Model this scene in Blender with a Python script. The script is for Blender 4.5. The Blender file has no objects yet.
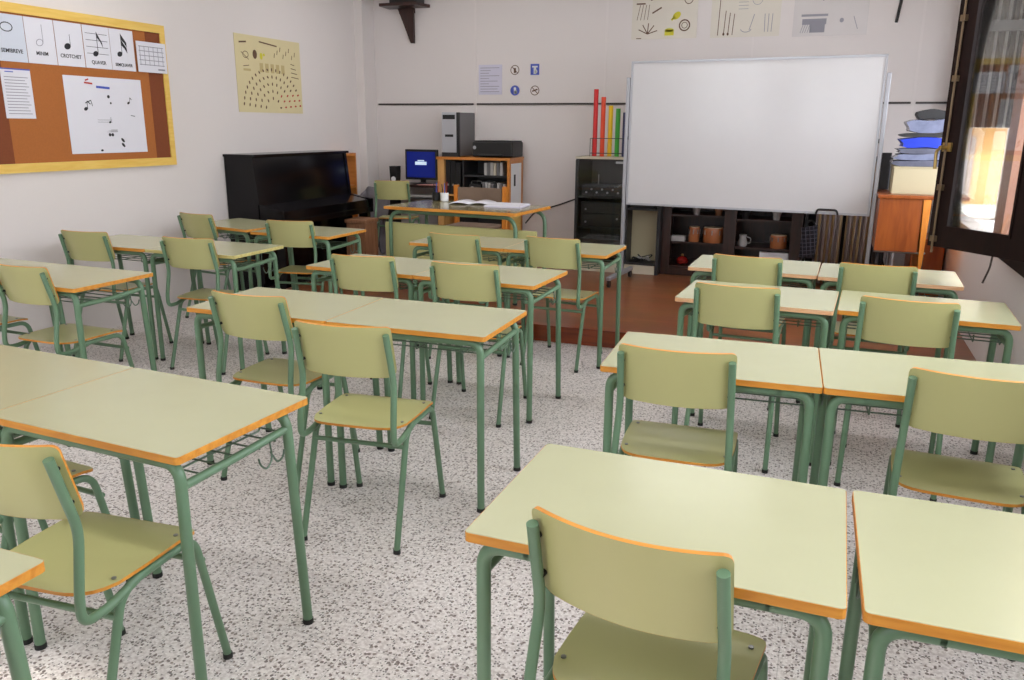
import bpy, bmesh, math, random
from mathutils import Vector, Matrix
C = bpy.context.scene.collection
R = math.radians
random.seed(7)

# ------------------------------------------------------------------ materials
def mat(name, col, rough=.5, metal=0, noise=0, nscale=8, bump=0, bscale=60, coat=0, emit=0, spec=.5):
    m = bpy.data.materials.new(name); m.use_nodes = True
    nt = m.node_tree; b = nt.nodes['Principled BSDF']
    def lin(c): return tuple(((x / 255) / 12.92 if x / 255 < .04045 else ((x / 255 + .055) / 1.055) ** 2.4) for x in c)
    c = lin(col)
    b.inputs['Base Color'].default_value = (*c, 1)
    b.inputs['Roughness'].default_value = rough
    b.inputs['Metallic'].default_value = metal
    b.inputs['Coat Weight'].default_value = coat
    b.inputs['Coat Roughness'].default_value = .08
    b.inputs['Specular IOR Level'].default_value = spec
    if emit:
        b.inputs['Emission Color'].default_value = (*c, 1); b.inputs['Emission Strength'].default_value = emit
    tc = nt.nodes.new('ShaderNodeTexCoord')
    n = nt.nodes.new('ShaderNodeTexNoise'); n.inputs['Scale'].default_value = nscale; n.inputs['Detail'].default_value = 4
    nt.links.new(tc.outputs['Object'], n.inputs['Vector'])
    mx = nt.nodes.new('ShaderNodeMix'); mx.data_type = 'RGBA'
    k = max(noise, .02)
    mx.inputs[6].default_value = (*[x * (1 - k) for x in c], 1); mx.inputs[7].default_value = (*[min(1, x * (1 + k)) for x in c], 1)
    nt.links.new(n.outputs['Fac'], mx.inputs[0]); nt.links.new(mx.outputs[2], b.inputs['Base Color'])
    if bump:
        n2 = nt.nodes.new('ShaderNodeTexNoise'); n2.inputs['Scale'].default_value = bscale; n2.inputs['Detail'].default_value = 5
        nt.links.new(tc.outputs['Object'], n2.inputs['Vector'])
        bp = nt.nodes.new('ShaderNodeBump'); bp.inputs['Strength'].default_value = bump; bp.inputs['Distance'].default_value = .004
        nt.links.new(n2.outputs['Fac'], bp.inputs['Height']); nt.links.new(bp.outputs['Normal'], b.inputs['Normal'])
    return m

def wood(name, c1, c2, rough=.4, scale=6, axis='X', coat=0):
    m = mat(name, c1, rough, coat=coat); nt = m.node_tree; b = nt.nodes['Principled BSDF']
    m2 = mat('_t', c2); col2 = m2.node_tree.nodes['Principled BSDF'].inputs['Base Color'].default_value[:]
    col1 = b.inputs['Base Color'].default_value[:]
    tc = nt.nodes.new('ShaderNodeTexCoord'); mp = nt.nodes.new('ShaderNodeMapping')
    s = {'X': (.12, 1, 1), 'Y': (1, .12, 1), 'Z': (1, 1, .12)}[axis]
    mp.inputs['Scale'].default_value = s
    n = nt.nodes.new('ShaderNodeTexNoise'); n.inputs['Scale'].default_value = scale * 6; n.inputs['Detail'].default_value = 5; n.inputs['Distortion'].default_value = .6
    mx = nt.nodes.new('ShaderNodeMix'); mx.data_type = 'RGBA'; mx.inputs[6].default_value = col1; mx.inputs[7].default_value = col2
    rp = nt.nodes.new('ShaderNodeValToRGB'); rp.color_ramp.elements[0].position = .35; rp.color_ramp.elements[1].position = .65
    nt.links.new(tc.outputs['Object'], mp.inputs['Vector']); nt.links.new(mp.outputs['Vector'], n.inputs['Vector'])
    nt.links.new(n.outputs['Fac'], rp.inputs['Fac']); nt.links.new(rp.outputs['Color'], mx.inputs[0]); nt.links.new(mx.outputs[2], b.inputs['Base Color'])
    bpy.data.materials.remove(m2)
    return m

M = {}
M['laminate'] = mat('desk_laminate', (177, 176, 143), .22, noise=.03)
M['chairply'] = mat('chair_laminate', (183, 180, 124), .30, noise=.04, nscale=5)
M['edge'] = wood('orange_edge', (216, 150, 56), (196, 124, 38), .45, 8)
M['paleedge'] = wood('worn_edge', (204, 196, 130), (190, 170, 100), .45, 8)
M['pinkedge'] = wood('sun_bleached_edge', (214, 158, 108), (220, 185, 150), .45, 8)
M['tube'] = mat('green_tube', (98, 128, 100), .35, noise=.08, nscale=14)
M['rubber'] = mat('black_rubber', (28, 28, 28), .7)
M['wire'] = mat('wire', (88, 108, 92), .4, metal=.3)
M['steel'] = mat('steel', (150, 150, 150), .3, metal=.8)
M['alu'] = mat('aluminium', (170, 170, 176), .35, metal=.6)
M['wall'] = mat('painted_wall', (218, 210, 207), .75, noise=.025, nscale=1.6, bump=.15, bscale=90)
M['panel'] = mat('wall_panel', (216, 208, 206), .5, noise=.02, nscale=1.2)
M['ceil'] = mat('ceiling_paint', (236, 234, 228), .8)
M['strip'] = mat('joint_strip', (219, 211, 209), .4)
M['dark_rail'] = mat('dark_rail', (48, 38, 36), .4)
M['black_gloss'] = mat('piano_black', (7, 5, 8), .16, spec=.35)
M['black'] = mat('black_plastic', (13, 12, 14), .45)
M['charcoal'] = mat('charcoal', (36, 35, 37), .5)
M['grey'] = mat('grey_metal', (104, 102, 104), .45)
M['silver'] = mat('silver_plastic', (176, 176, 182), .35, metal=.3)
M['lgrey'] = mat('light_grey', (170, 166, 164), .5)
M['white'] = mat('white_plastic', (232, 232, 234), .4)
M['paper'] = mat('paper', (218, 216, 224), .6)
M['bluepaper'] = mat('bluish_paper', (202, 206, 218), .6)
M['cream'] = mat('cream_paper', (214, 200, 156), .5, noise=.04)
M['cream2'] = mat('pale_poster', (212, 204, 192), .3, noise=.04)
M['cream3'] = mat('grey_poster', (208, 202, 202), .2, noise=.03)
M['yellowwood'] = wood('yellow_wood_frame', (232, 196, 104), (222, 180, 84), .45, 5, 'Y')
M['cork'] = mat('cork', (166, 98, 44), .85, noise=.14, nscale=90)
M['corkdark'] = mat('unfaded_cork', (122, 62, 30), .85, noise=.14, nscale=90)
M['ink'] = mat('ink', (24, 22, 30), .6)
M['inkgrey'] = mat('grey_ink', (142, 140, 150), .6)
M['inkbrown'] = mat('brown_ink', (96, 66, 46), .6)
M['inkred'] = mat('red_ink', (176, 54, 44), .6)
M['inkblue'] = mat('blue_ink', (66, 84, 176), .6)
M['inkyellow'] = mat('yellow_ink', (206, 196, 50), .6)
M['board'] = mat('whiteboard', (196, 193, 194), .28, coat=.2)
M['darkwood'] = wood('dark_brown_wood', (58, 30, 22), (38, 20, 16), .35, 5, 'Z')
M['windowwood'] = wood('window_dark_wood', (32, 16, 14), (24, 12, 11), .6, 5, 'Z'); M['windowwood'].node_tree.nodes['Principled BSDF'].inputs['Specular IOR Level'].default_value = .15
M['jamb'] = wood('pinkish_brown_jamb', (156, 104, 80), (136, 86, 66), .5, 5, 'Z')
M['paleframe'] = mat('pale_bay_frame', (205, 190, 180), .5)
M['beech'] = wood('beech', (206, 158, 96), (190, 140, 80), .4, 5, 'Z')
M['beechedge'] = wood('beech_edge', (204, 130, 56), (190, 116, 44), .4, 5, 'X')
M['orangewood'] = wood('orange_varnished_wood', (158, 82, 30), (134, 64, 20), .3, 4, 'Z', coat=.1)
M['orangelight'] = wood('light_orange_wood', (222, 140, 52), (204, 120, 40), .35, 5, 'Z')
M['brownwood'] = wood('brown_wood', (150, 106, 76), (128, 88, 60), .5, 5, 'Z')
M['fabric'] = mat('taupe_fabric', (128, 108, 92), .9, noise=.06, nscale=30)
M['brass'] = mat('brass', (168, 140, 86), .35, metal=.8)
M['bolt'] = mat('bronze_rod', (120, 100, 78), .4, metal=.6)
M['red'] = mat('red_tube', (206, 30, 30), .35)
M['redor'] = mat('orange_red_tube', (226, 70, 28), .35)
M['yellow'] = mat('yellow_tube', (236, 190, 20), .35)
M['green'] = mat('green_tube_toy', (60, 160, 50), .35)
M['navy'] = mat('navy_tube', (36, 38, 84), .35)
M['blue'] = mat('blue_plastic', (30, 60, 200), .35)
M['greyplastic'] = mat('grey_plastic_bag', (98, 100, 116), .25, noise=.35, nscale=16, bump=.6, bscale=18)
M['pale_bag'] = mat('pale_plastic_bag', (124, 130, 156), .2, noise=.4, nscale=22, bump=.6, bscale=18)
M['card'] = mat('cream_cardboard', (190, 178, 146), .7)
M['drum'] = mat('drum_wood', (164, 98, 58), .3, noise=.1)
M['drumskin'] = mat('drum_skin', (214, 190, 160), .5)
M['redobj'] = mat('glossy_red', (120, 22, 18), .12)
M['jacket'] = mat('grey_jacket', (118, 112, 118), .9, noise=.35, nscale=14)
M['pink'] = mat('pink_paper', (214, 150, 140), .6)
M['lav'] = mat('lavender_sheet', (200, 196, 214), .6)
M['keys'] = mat('ivory', (236, 232, 220), .3)
M['beige'] = mat('beige_panel', (190, 180, 160), .6)

# terrazzo
def terrazzo():
    m = mat('terrazzo', (176, 164, 160), .32); nt = m.node_tree; b = nt.nodes['Principled BSDF']; L = nt.links.new
    g = nt.nodes.new('ShaderNodeNewGeometry')
    def vor(scale, thr, dist):
        v = nt.nodes.new('ShaderNodeTexVoronoi'); v.inputs['Scale'].default_value = scale; L(g.outputs['Position'], v.inputs['Vector'])
        s = nt.nodes.new('ShaderNodeSeparateColor'); L(v.outputs['Color'], s.inputs['Color'])
        a = nt.nodes.new('ShaderNodeMath'); a.operation = 'GREATER_THAN'; L(s.outputs[0], a.inputs[0]); a.inputs[1].default_value = thr
        d = nt.nodes.new('ShaderNodeMath'); d.operation = 'LESS_THAN'; L(v.outputs['Distance'], d.inputs[0]); d.inputs[1].default_value = dist
        o = nt.nodes.new('ShaderNodeMath'); o.operation = 'MULTIPLY'; L(a.outputs[0], o.inputs[0]); L(d.outputs[0], o.inputs[1])
        return o.outputs[0], s.outputs[1]
    def mix(fac, a, c):
        x = nt.nodes.new('ShaderNodeMix'); x.data_type = 'RGBA'
        if isinstance(fac, float): x.inputs[0].default_value = fac
        else: L(fac, x.inputs[0])
        for i, q in ((6, a), (7, c)):
            if isinstance(q, tuple): x.inputs[i].default_value = (*q, 1)
            else: L(q, x.inputs[i])
        return x.outputs[2]
    n = nt.nodes.new('ShaderNodeTexNoise'); n.inputs['Scale'].default_value = 75; n.inputs['Detail'].default_value = 3; L(g.outputs['Position'], n.inputs['Vector'])
    rp = nt.nodes.new('ShaderNodeValToRGB'); rp.color_ramp.elements[0].position = .38; rp.color_ramp.elements[1].position = .58; L(n.outputs['Fac'], rp.inputs['Fac'])
    base = mix(rp.outputs['Color'], (.58, .52, .51), (.80, .75, .74))
    f1, r1 = vor(72, .58, .40); chip = mix(r1, (.13, .10, .095), (.32, .26, .24))
    c = mix(f1, base, chip)
    f2, r2 = vor(120, .74, .42); c = mix(f2, c, (.17, .15, .15))
    f3, r3 = vor(130, .75, .40); c = mix(f3, c, (.86, .82, .81))
    # tile joints
    sp = nt.nodes.new('ShaderNodeSeparateXYZ'); L(g.outputs['Position'], sp.inputs[0])
    fs = []
    for k in (0, 1):
        md = nt.nodes.new('ShaderNodeMath'); md.operation = 'PINGPONG'; L(sp.outputs[k], md.inputs[0]); md.inputs[1].default_value = .30
        lt = nt.nodes.new('ShaderNodeMath'); lt.operation = 'LESS_THAN'; L(md.outputs[0], lt.inputs[0]); lt.inputs[1].default_value = .0014; fs.append(lt.outputs[0])
    mx = nt.nodes.new('ShaderNodeMath'); mx.operation = 'MAXIMUM'; L(fs[0], mx.inputs[0]); L(fs[1], mx.inputs[1])
    h = nt.nodes.new('ShaderNodeMath'); h.operation = 'MULTIPLY'; L(mx.outputs[0], h.inputs[0]); h.inputs[1].default_value = .35
    c = mix(h.outputs[0], c, (.20, .17, .165))
    L(c, b.inputs['Base Color'])
    return m
M['terrazzo'] = terrazzo()

def planks():
    m = mat('podium_planks', (128, 62, 34), .3, spec=.3); nt = m.node_tree; b = nt.nodes['Principled BSDF']; L = nt.links.new
    g = nt.nodes.new('ShaderNodeNewGeometry')
    br = nt.nodes.new('ShaderNodeTexBrick'); br.inputs['Scale'].default_value = 1; br.inputs['Brick Width'].default_value = .5; br.inputs['Row Height'].default_value = .07
    br.inputs['Mortar Size'].default_value = .0015; br.inputs['Color1'].default_value = (.24, .082, .034, 1); br.inputs['Color2'].default_value = (.31, .108, .042, 1)
    br.inputs['Mortar'].default_value = (.17, .055, .024, 1); br.inputs['Bias'].default_value = 0
    L(g.outputs['Position'], br.inputs['Vector'])
    n = nt.nodes.new('ShaderNodeTexNoise'); n.inputs['Scale'].default_value = 5; n.inputs['Detail'].default_value = 6; L(g.outputs['Position'], n.inputs['Vector'])
    x = nt.nodes.new('ShaderNodeMix'); x.data_type = 'RGBA'; x.blend_type = 'MULTIPLY'; x.inputs[0].default_value = .5
    L(br.outputs['Color'], x.inputs[6]); L(n.outputs['Color'], x.inputs[7])
    L(x.outputs[2], b.inputs['Base Color'])
    return m
M['planks'] = planks()
M['riser'] = wood('riser_wood', (150, 66, 26), (124, 50, 20), .3, 5, 'X', coat=.2)

def glassmat():
    m = bpy.data.materials.new('window_glass'); m.use_nodes = True; nt = m.node_tree; nt.nodes.clear()
    o = nt.nodes.new('ShaderNodeOutputMaterial'); t = nt.nodes.new('ShaderNodeBsdfTransparent'); t.inputs[0].default_value = (.95, .96, .95, 1)
    g = nt.nodes.new('ShaderNodeBsdfGlossy'); g.inputs['Roughness'].default_value = .02
    f = nt.nodes.new('ShaderNodeFresnel'); f.inputs[0].default_value = 1.45; mx = nt.nodes.new('ShaderNodeMixShader')
    nt.links.new(f.outputs[0], mx.inputs[0]); nt.links.new(t.outputs[0], mx.inputs[1]); nt.links.new(g.outputs[0], mx.inputs[2]); nt.links.new(mx.outputs[0], o.inputs[0])
    return m
M['glass'] = glassmat()

def stripes(name, cols, scale, axis=0):
    m = mat(name, cols[0], .85); nt = m.node_tree; b = nt.nodes['Principled BSDF']; L = nt.links.new
    tc = nt.nodes.new('ShaderNodeTexCoord'); sp = nt.nodes.new('ShaderNodeSeparateXYZ'); L(tc.outputs['Object'], sp.inputs[0])
    a = nt.nodes.new('ShaderNodeMath'); a.operation = 'MULTIPLY'; L(sp.outputs[axis], a.inputs[0]); a.inputs[1].default_value = scale
    fr = nt.nodes.new('ShaderNodeMath'); fr.operation = 'FRACT'; L(a.outputs[0], fr.inputs[0])
    rp = nt.nodes.new('ShaderNodeValToRGB'); rp.color_ramp.interpolation = 'CONSTANT'; L(fr.outputs[0], rp.inputs[0])
    el = rp.color_ramp.elements
    while len(el) < len(cols): el.new(.5)
    for i, c in enumerate(cols):
        el[i].position = i / len(cols); el[i].color = (*[((x / 255 + .055) / 1.055) ** 2.4 for x in c], 1)
    L(rp.outputs[0], b.inputs['Base Color'])
    return m
M['stripes'] = stripes('striped_cloth', [(164, 150, 144), (170, 142, 106), (152, 142, 146), (176, 148, 108), (144, 132, 130)], 9)
M['blind'] = stripes('blind_slats', [(84, 78, 72), (190, 186, 180), (66, 60, 56), (100, 94, 88)], 13)
def checker():
    m = mat('checked_cloth', (30, 28, 36), .85); nt = m.node_tree; b = nt.nodes['Principled BSDF']
    tc = nt.nodes.new('ShaderNodeTexCoord'); br = nt.nodes.new('ShaderNodeTexBrick'); mp = nt.nodes.new('ShaderNodeMapping')
    mp.inputs['Rotation'].default_value = (R(90), 0, R(8)); mp.inputs['Scale'].default_value = (1, 1, 1)
    br.offset = 0; br.inputs['Scale'].default_value = 1; br.inputs['Brick Width'].default_value = .035; br.inputs['Row Height'].default_value = .035; br.inputs['Mortar Size'].default_value = .0022
    br.inputs['Color1'].default_value = (.012, .011, .02, 1); br.inputs['Color2'].default_value = (.02, .018, .03, 1); br.inputs['Mortar'].default_value = (.16, .16, .2, 1)
    nt.links.new(tc.outputs['Object'], mp.inputs[0]); nt.links.new(mp.outputs[0], br.inputs['Vector']); nt.links.new(br.outputs['Color'], b.inputs['Base Color'])
    return m
M['checker'] = checker()

# ------------------------------------------------------------------ helpers
def tag(o, label=None, cat=None, group=None, kind=None):
    if label: o['label'] = label
    if cat: o['category'] = cat
    if group: o['group'] = group
    if kind: o['kind'] = kind
    return o
def obj(name, bm, m, parent=None, smooth=False, loc=None, rz=0, label=None):
    me = bpy.data.meshes.new(name)
    bmesh.ops.recalc_face_normals(bm, faces=bm.faces)
    bm.to_mesh(me); bm.free()
    me.materials.append(M[m] if isinstance(m, str) else m)
    if smooth:
        for p in me.polygons: p.use_smooth = True
        me.set_sharp_from_angle(angle=R(40))
    o = bpy.data.objects.new(name, me); C.objects.link(o)
    if parent: o.parent = parent
    if loc: o.location = loc
    o.rotation_euler.z = rz
    if label: o['label'] = label
    return o
def empty(name, loc=(0, 0, 0), rz=0):
    o = bpy.data.objects.new(name, None); C.objects.link(o); o.location = loc; o.rotation_euler.z = rz; o.empty_display_size = .1
    return o
def box(x0, x1, y0, y1, z0, z1, bm=None, bev=0):
    bm = bm or bmesh.new()
    g = bmesh.ops.create_cube(bm, size=1, matrix=Matrix.Translation(((x0 + x1) / 2, (y0 + y1) / 2, (z0 + z1) / 2)) @ Matrix.Diagonal((x1 - x0, y1 - y0, z1 - z0, 1)))
    if bev:
        es = list({e for v in g['verts'] for e in v.link_edges})
        bmesh.ops.bevel(bm, geom=es, offset=bev, segments=2, affect='EDGES', profile=.5)
    return bm
def cyl(c, r, h, bm=None, r2=None, seg=20, axis='z'):
    bm = bm or bmesh.new()
    m = Matrix.Translation(c)
    if axis == 'x': m = m @ Matrix.Rotation(R(90), 4, 'Y')
    if axis == 'y': m = m @ Matrix.Rotation(R(90), 4, 'X')
    bmesh.ops.create_cone(bm, cap_ends=True, segments=seg, radius1=r, radius2=r if r2 is None else r2, depth=h, matrix=m)
    return bm
def lathe(prof, bm=None, c=(0, 0, 0), seg=24):
    bm = bm or bmesh.new(); rings = []
    for r, z in prof:
        rings.append([bm.verts.new((c[0] + r * math.cos(2 * math.pi * i / seg), c[1] + r * math.sin(2 * math.pi * i / seg), c[2] + z)) for i in range(seg)])
    for a, b in zip(rings, rings[1:]):
        for i in range(seg): bm.faces.new((a[i], a[(i + 1) % seg], b[(i + 1) % seg], b[i]))
    bm.faces.new(rings[0][::-1]); bm.faces.new(rings[-1])
    return bm
def fillet(pts, rad, n=5):
    pts = [Vector(p) for p in pts]; out = [pts[0]]
    for i in range(1, len(pts) - 1):
        p = pts[i]; a = (pts[i - 1] - p); b = (pts[i + 1] - p)
        r = rad[i] if isinstance(rad, (list, tuple)) else rad
        d = min(r, a.length * .48, b.length * .48)
        if d < 1e-4: out.append(p); continue
        A = p + a.normalized() * d; B = p + b.normalized() * d
        for k in range(n + 1):
            t = k / n; out.append(A * (1 - t) ** 2 + p * 2 * t * (1 - t) + B * t * t)
    out.append(pts[-1]); return out
def tube(pts, r, bm=None, seg=10, closed=False):
    bm = bm or bmesh.new(); pts = [Vector(p) for p in pts]; n = len(pts)
    rings = []; up = None
    for i in range(n):
        t = (pts[min(i + 1, n - 1)] - pts[max(i - 1, 0)]).normalized()
        if up is None:
            up = Vector((0, 0, 1)) if abs(t.z) < .9 else Vector((1, 0, 0))
        u = (up - t * up.dot(t)).normalized(); w = t.cross(u); up = u
        rr = r[i] if isinstance(r, (list, tuple)) else r
        rings.append([bm.verts.new(pts[i] + (u * math.cos(2 * math.pi * k / seg) + w * math.sin(2 * math.pi * k / seg)) * rr) for k in range(seg)])
    for a, b in zip(rings, rings[1:]):
        for k in range(seg): bm.faces.new((a[k], a[(k + 1) % seg], b[(k + 1) % seg], b[k]))
    bm.faces.new(rings[0][::-1]); bm.faces.new(rings[-1])
    return bm
def prism(poly, plane, a, b, bm=None):
    """extrude a 2D polygon; plane 'xy','xz','yz' between a and b on the third axis"""
    bm = bm or bmesh.new()
    def P(p, t):
        return {'xy': (p[0], p[1], t), 'xz': (p[0], t, p[1]), 'yz': (t, p[0], p[1])}[plane]
    A = [bm.verts.new(P(p, a)) for p in poly]; B = [bm.verts.new(P(p, b)) for p in poly]; n = len(poly)
    bm.faces.new(A); bm.faces.new(B[::-1])
    for i in range(n): bm.faces.new((A[i], B[i], B[(i + 1) % n], A[(i + 1) % n]))
    return bm
def rrect(x0, x1, y0, y1, r, n=4):
    out = []
    for cx, cy, a0 in ((x1 - r, y1 - r, 0), (x0 + r, y1 - r, 90), (x0 + r, y0 + r, 180), (x1 - r, y0 + r, 270)):
        for k in range(n + 1):
            a = R(a0 + 90 * k / n); out.append((cx + r * math.cos(a), cy + r * math.sin(a)))
    return out
def ring_prism(outer, inner, z0, z1):
    bm = bmesh.new(); n = len(outer)
    o0 = [bm.verts.new((*p, z0)) for p in outer]; o1 = [bm.verts.new((*p, z1)) for p in outer]
    i0 = [bm.verts.new((*p, z0)) for p in inner]; i1 = [bm.verts.new((*p, z1)) for p in inner]
    for k in range(n):
        j = (k + 1) % n
        bm.faces.new((o0[k], o0[j], o1[j], o1[k])); bm.faces.new((i0[j], i0[k], i1[k], i1[j]))
        bm.faces.new((o1[k], o1[j], i1[j], i1[k])); bm.faces.new((o0[j], o0[k], i0[k], i0[j]))
    return bm
def copy_tree(o, parent=None):
    c = o.copy(); C.objects.link(c)
    if parent: c.parent = parent
    for ch in list(o.children): copy_tree(ch, c)
    return c
def sheet(fn, rows, nu, th):
    """curved board: fn(s,v,off)->point. returns (faces bm, rim bm). rows: list of v"""
    top = bmesh.new(); rim = bmesh.new()
    us = [i / nu * 2 - 1 for i in range(nu + 1)]
    def grid(off, bm): return [[bm.verts.new(fn(u, v, off)) for u in us] for v in rows]
    A = grid(th / 2, top); B = grid(-th / 2, top)
    for G, fl in ((A, 1), (B, -1)):
        for i in range(len(rows) - 1):
            for j in range(nu):
                q = (G[i][j], G[i][j + 1], G[i + 1][j + 1], G[i + 1][j])
                top.faces.new(q if fl > 0 else q[::-1])
    loop = [(0, j) for j in range(nu + 1)] + [(i, nu) for i in range(1, len(rows))] + [(len(rows) - 1, j) for j in range(nu - 1, -1, -1)] + [(i, 0) for i in range(len(rows) - 2, 0, -1)]
    ra = [rim.verts.new(fn(us[j], rows[i], th / 2 + .0003)) for i, j in loop]; rb = [rim.verts.new(fn(us[j], rows[i], -th / 2 - .0003)) for i, j in loop]
    n = len(loop)
    for k in range(n): rim.faces.new((ra[k], ra[(k + 1) % n], rb[(k + 1) % n], rb[k]))
    return top, rim

# ------------------------------------------------------------------ camera
f, H, yaw, pit, roll = 807.9846, 1.50933, .366506, .258122, .0074991
fw = Vector((-math.sin(yaw), math.cos(yaw), 0)); rt = Vector((math.cos(yaw), math.sin(yaw), 0)); up = Vector((0, 0, 1))
F_ = fw * math.cos(pit) - up * math.sin(pit); U_ = fw * math.sin(pit) + up * math.cos(pit)
R2 = rt * math.cos(roll) + U_ * math.sin(roll); U2 = -rt * math.sin(roll) + U_ * math.cos(roll)
cam = bpy.data.cameras.new('camera'); co = bpy.data.objects.new('camera', cam); C.objects.link(co)
m3 = Matrix((R2, U2, -F_)).transposed()
co.matrix_world = Matrix.Translation((0, 0, H)) @ m3.to_4x4()
cam.sensor_width = 36; cam.lens = f / 1024 * 36; cam.clip_start = .05
bpy.context.scene.camera = co

# ------------------------------------------------------------------ setting
XL, XR, YF, YB, ZC = -5.0, .97, 8.4, -1.8, 3.15
def struct(name, bm, m, parent=None, smooth=False):
    o = obj(name, bm, m, parent, smooth)
    if not parent: o['kind'] = 'structure'
    return o
struct('floor', box(XL - .2, XR + .2, YB - .2, YF + .2, -.1, 0), 'terrazzo')
struct('ceiling', box(XL - .2, XR + .2, YB - .2, YF + .2, ZC, ZC + .1), 'ceil')
struct('wall_left', box(XL - .15, XL, YB - .15, YF + .15, 0, ZC), 'wall')
bm = bmesh.new(); x = XL
for a, b in ((-4.3, -2.9), (-2.3, -1.0)):  # unseen windows, added to send sky light onto upright surfaces from behind
    box(x, a, YB - .15, YB, 0, ZC, bm); box(a, b, YB - .15, YB, 0, 1.3, bm); box(a, b, YB - .15, YB, 2.75, ZC, bm); x = b
    q = box(a, a + .06, YB - .1, YB - .02, 1.3, 2.75); box(b - .06, b, YB - .1, YB - .02, 1.3, 2.75, q); box((a + b) / 2 - .04, (a + b) / 2 + .04, YB - .1, YB - .02, 1.3, 2.75, q); box(a, b, YB - .1, YB - .02, 1.3, 1.36, q)
    struct('window_%d' % (6 + int(a + 5)), q, 'windowwood')
box(x, XR, YB - .15, YB, 0, ZC, bm)
struct('wall_back', bm, 'wall')
fwl = struct('wall_front', box(XL, XR, YF, YF + .15, 0, ZC), 'panel')
for x in (-3.67, -2.23, -.8, .64):
    struct('joint_strip', box(x - .010, x + .010, YF - .004, YF, .12, ZC), 'strip', fwl)
xs = [-4.89, -3.67, -2.23, -.8, .64, XR]
for a, b in zip(xs, xs[1:]):
    struct('dark_rail', box(a + .02, b - .02, YF - .014, YF, 1.735, 1.753), 'dark_rail', fwl)
struct('trim_1', box(XL, XL + .1, 8.15, YF, 0, ZC), 'wall')
# right wall with openings
OP = [(-1.0, -.4, 1.2, 2.6), (.6, 1.9, .9, 2.7), (2.4, 4.1, .9, 2.8), (4.38, 5.22, .86, 2.5), (5.42, 8.0, .83, 2.6)]
bm = bmesh.new(); y = YB - .15; TW = .12
for a, b, z0, z1 in OP:
    box(XR, XR + TW, y, a, 0, ZC, bm); box(XR, XR + TW, a, b, 0, z0, bm); box(XR, XR + TW, a, b, z1, ZC, bm); y = b
box(XR, XR + TW, y, YF + .15, 0, ZC, bm)
struct('wall_right', bm, 'wall')
for i, (a, b, z0, z1) in enumerate(OP[:3]):
    bm = bmesh.new()
    for q in ((a, a + .06, z0, z1), (b - .06, b, z0, z1), ((a + b) / 2 - .04, (a + b) / 2 + .04, z0, z1), (a, b, z0, z0 + .06), (a, b, z1 - .06, z1)):
        box(XR + .01, XR + .09, q[0], q[1], q[2], q[3], bm)
    struct('window_%d' % (i + 3), bm, 'windowwood')
# window 1 with the opened sash
w1 = empty('window_1', (XR, 4.38, .86)); w1['kind'] = 'structure'
def wpart(name, bm, m, parent, smooth=False, label=None):
    for v in bm.verts: v.co -= Vector((XR, 4.38, .86))
    return obj(name, bm, m, parent, smooth, label=label)
bm = box(XR - .045, XR + .06, 4.30, 5.26, .82, .905); box(XR - .045, XR + .06, 4.30, 4.38, .905, 2.55, bm); box(XR - .045, XR + .06, 4.30, 5.26, 2.5, 2.58, bm)
wpart('window_frame', bm, 'windowwood', w1)
d = Vector((.627, -.779, 0)); n_ = Vector((-.779, -.627, 0)); O = Vector((.549, 4.92, 0)); SW = .60
def sp_(t, off, z): p = O + d * t + n_ * off; return (p.x, p.y, z)
def sbox(t0, t1, o0, o1, z0, z1, bm=None):
    bm = bm or bmesh.new(); vs = [bm.verts.new(sp_(t, o, z)) for z in (z0, z1) for t, o in ((t0, o0), (t1, o0), (t1, o1), (t0, o1))]
    for q in ((0, 1, 2, 3), (7, 6, 5, 4), (0, 4, 5, 1), (1, 5, 6, 2), (2, 6, 7, 3), (3, 7, 4, 0)): bm.faces.new([vs[i] for i in q])
    return bm
bm = sbox(0, .112, -.004, .02, .902, 2.5); sbox(.497, SW, -.004, .02, .902, 2.5, bm); sbox(.112, .497, -.004, .02, .902, 1.01, bm); sbox(.112, .497, -.004, .02, 2.38, 2.5, bm)
sash = wpart('sash', bm, 'windowwood', w1)
bm = sbox(.11, .49, .016, .026, 1.0, 1.018); sbox(.492, .504, .016, .026, 1.0, 2.4, bm)
wpart('glazing_bead', bm, 'windowwood', sash)
wpart('glass_pane', sbox(.105, .505, .001, .006, 1.0, 2.39), 'glass', sash)
bm = tube([sp_(.045, .032, .87), sp_(.045, .032, 2.48)], .006, seg=8)
for z in (.93, 1.2, 1.75, 2.04, 2.3): sbox(.03, .06, .02, .04, z, z + .03, bm)
wpart('espagnolette_bolt', bm, 'bolt', sash, True, label='thin bronze bolt rod')
bm = tube([sp_(.045, .03, 1.42), sp_(.045, .07, 1.42)], .011, seg=12); tube(fillet([sp_(.045, .065, 1.42), sp_(.025, .07, 1.40), sp_(.03, .07, 1.31)], .02), [.009] * 1 + [.008] * 6 + [.009], bm, seg=8); sbox(.02, .075, .02, .03, 1.40, 1.445, bm)
wpart('handle', bm, 'brass', sash, True, label='brass handle')
wpart('window_stay', tube(fillet([sp_(.40, .0, .905), sp_(.395, .0, .84), sp_(.375, .01, .76)], .02), .005, seg=6), 'dark_rail', sash)
struct('trim_3', box(XR - .04, XR + .10, 5.22, 5.46, .82, 2.62), 'jamb')
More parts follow.
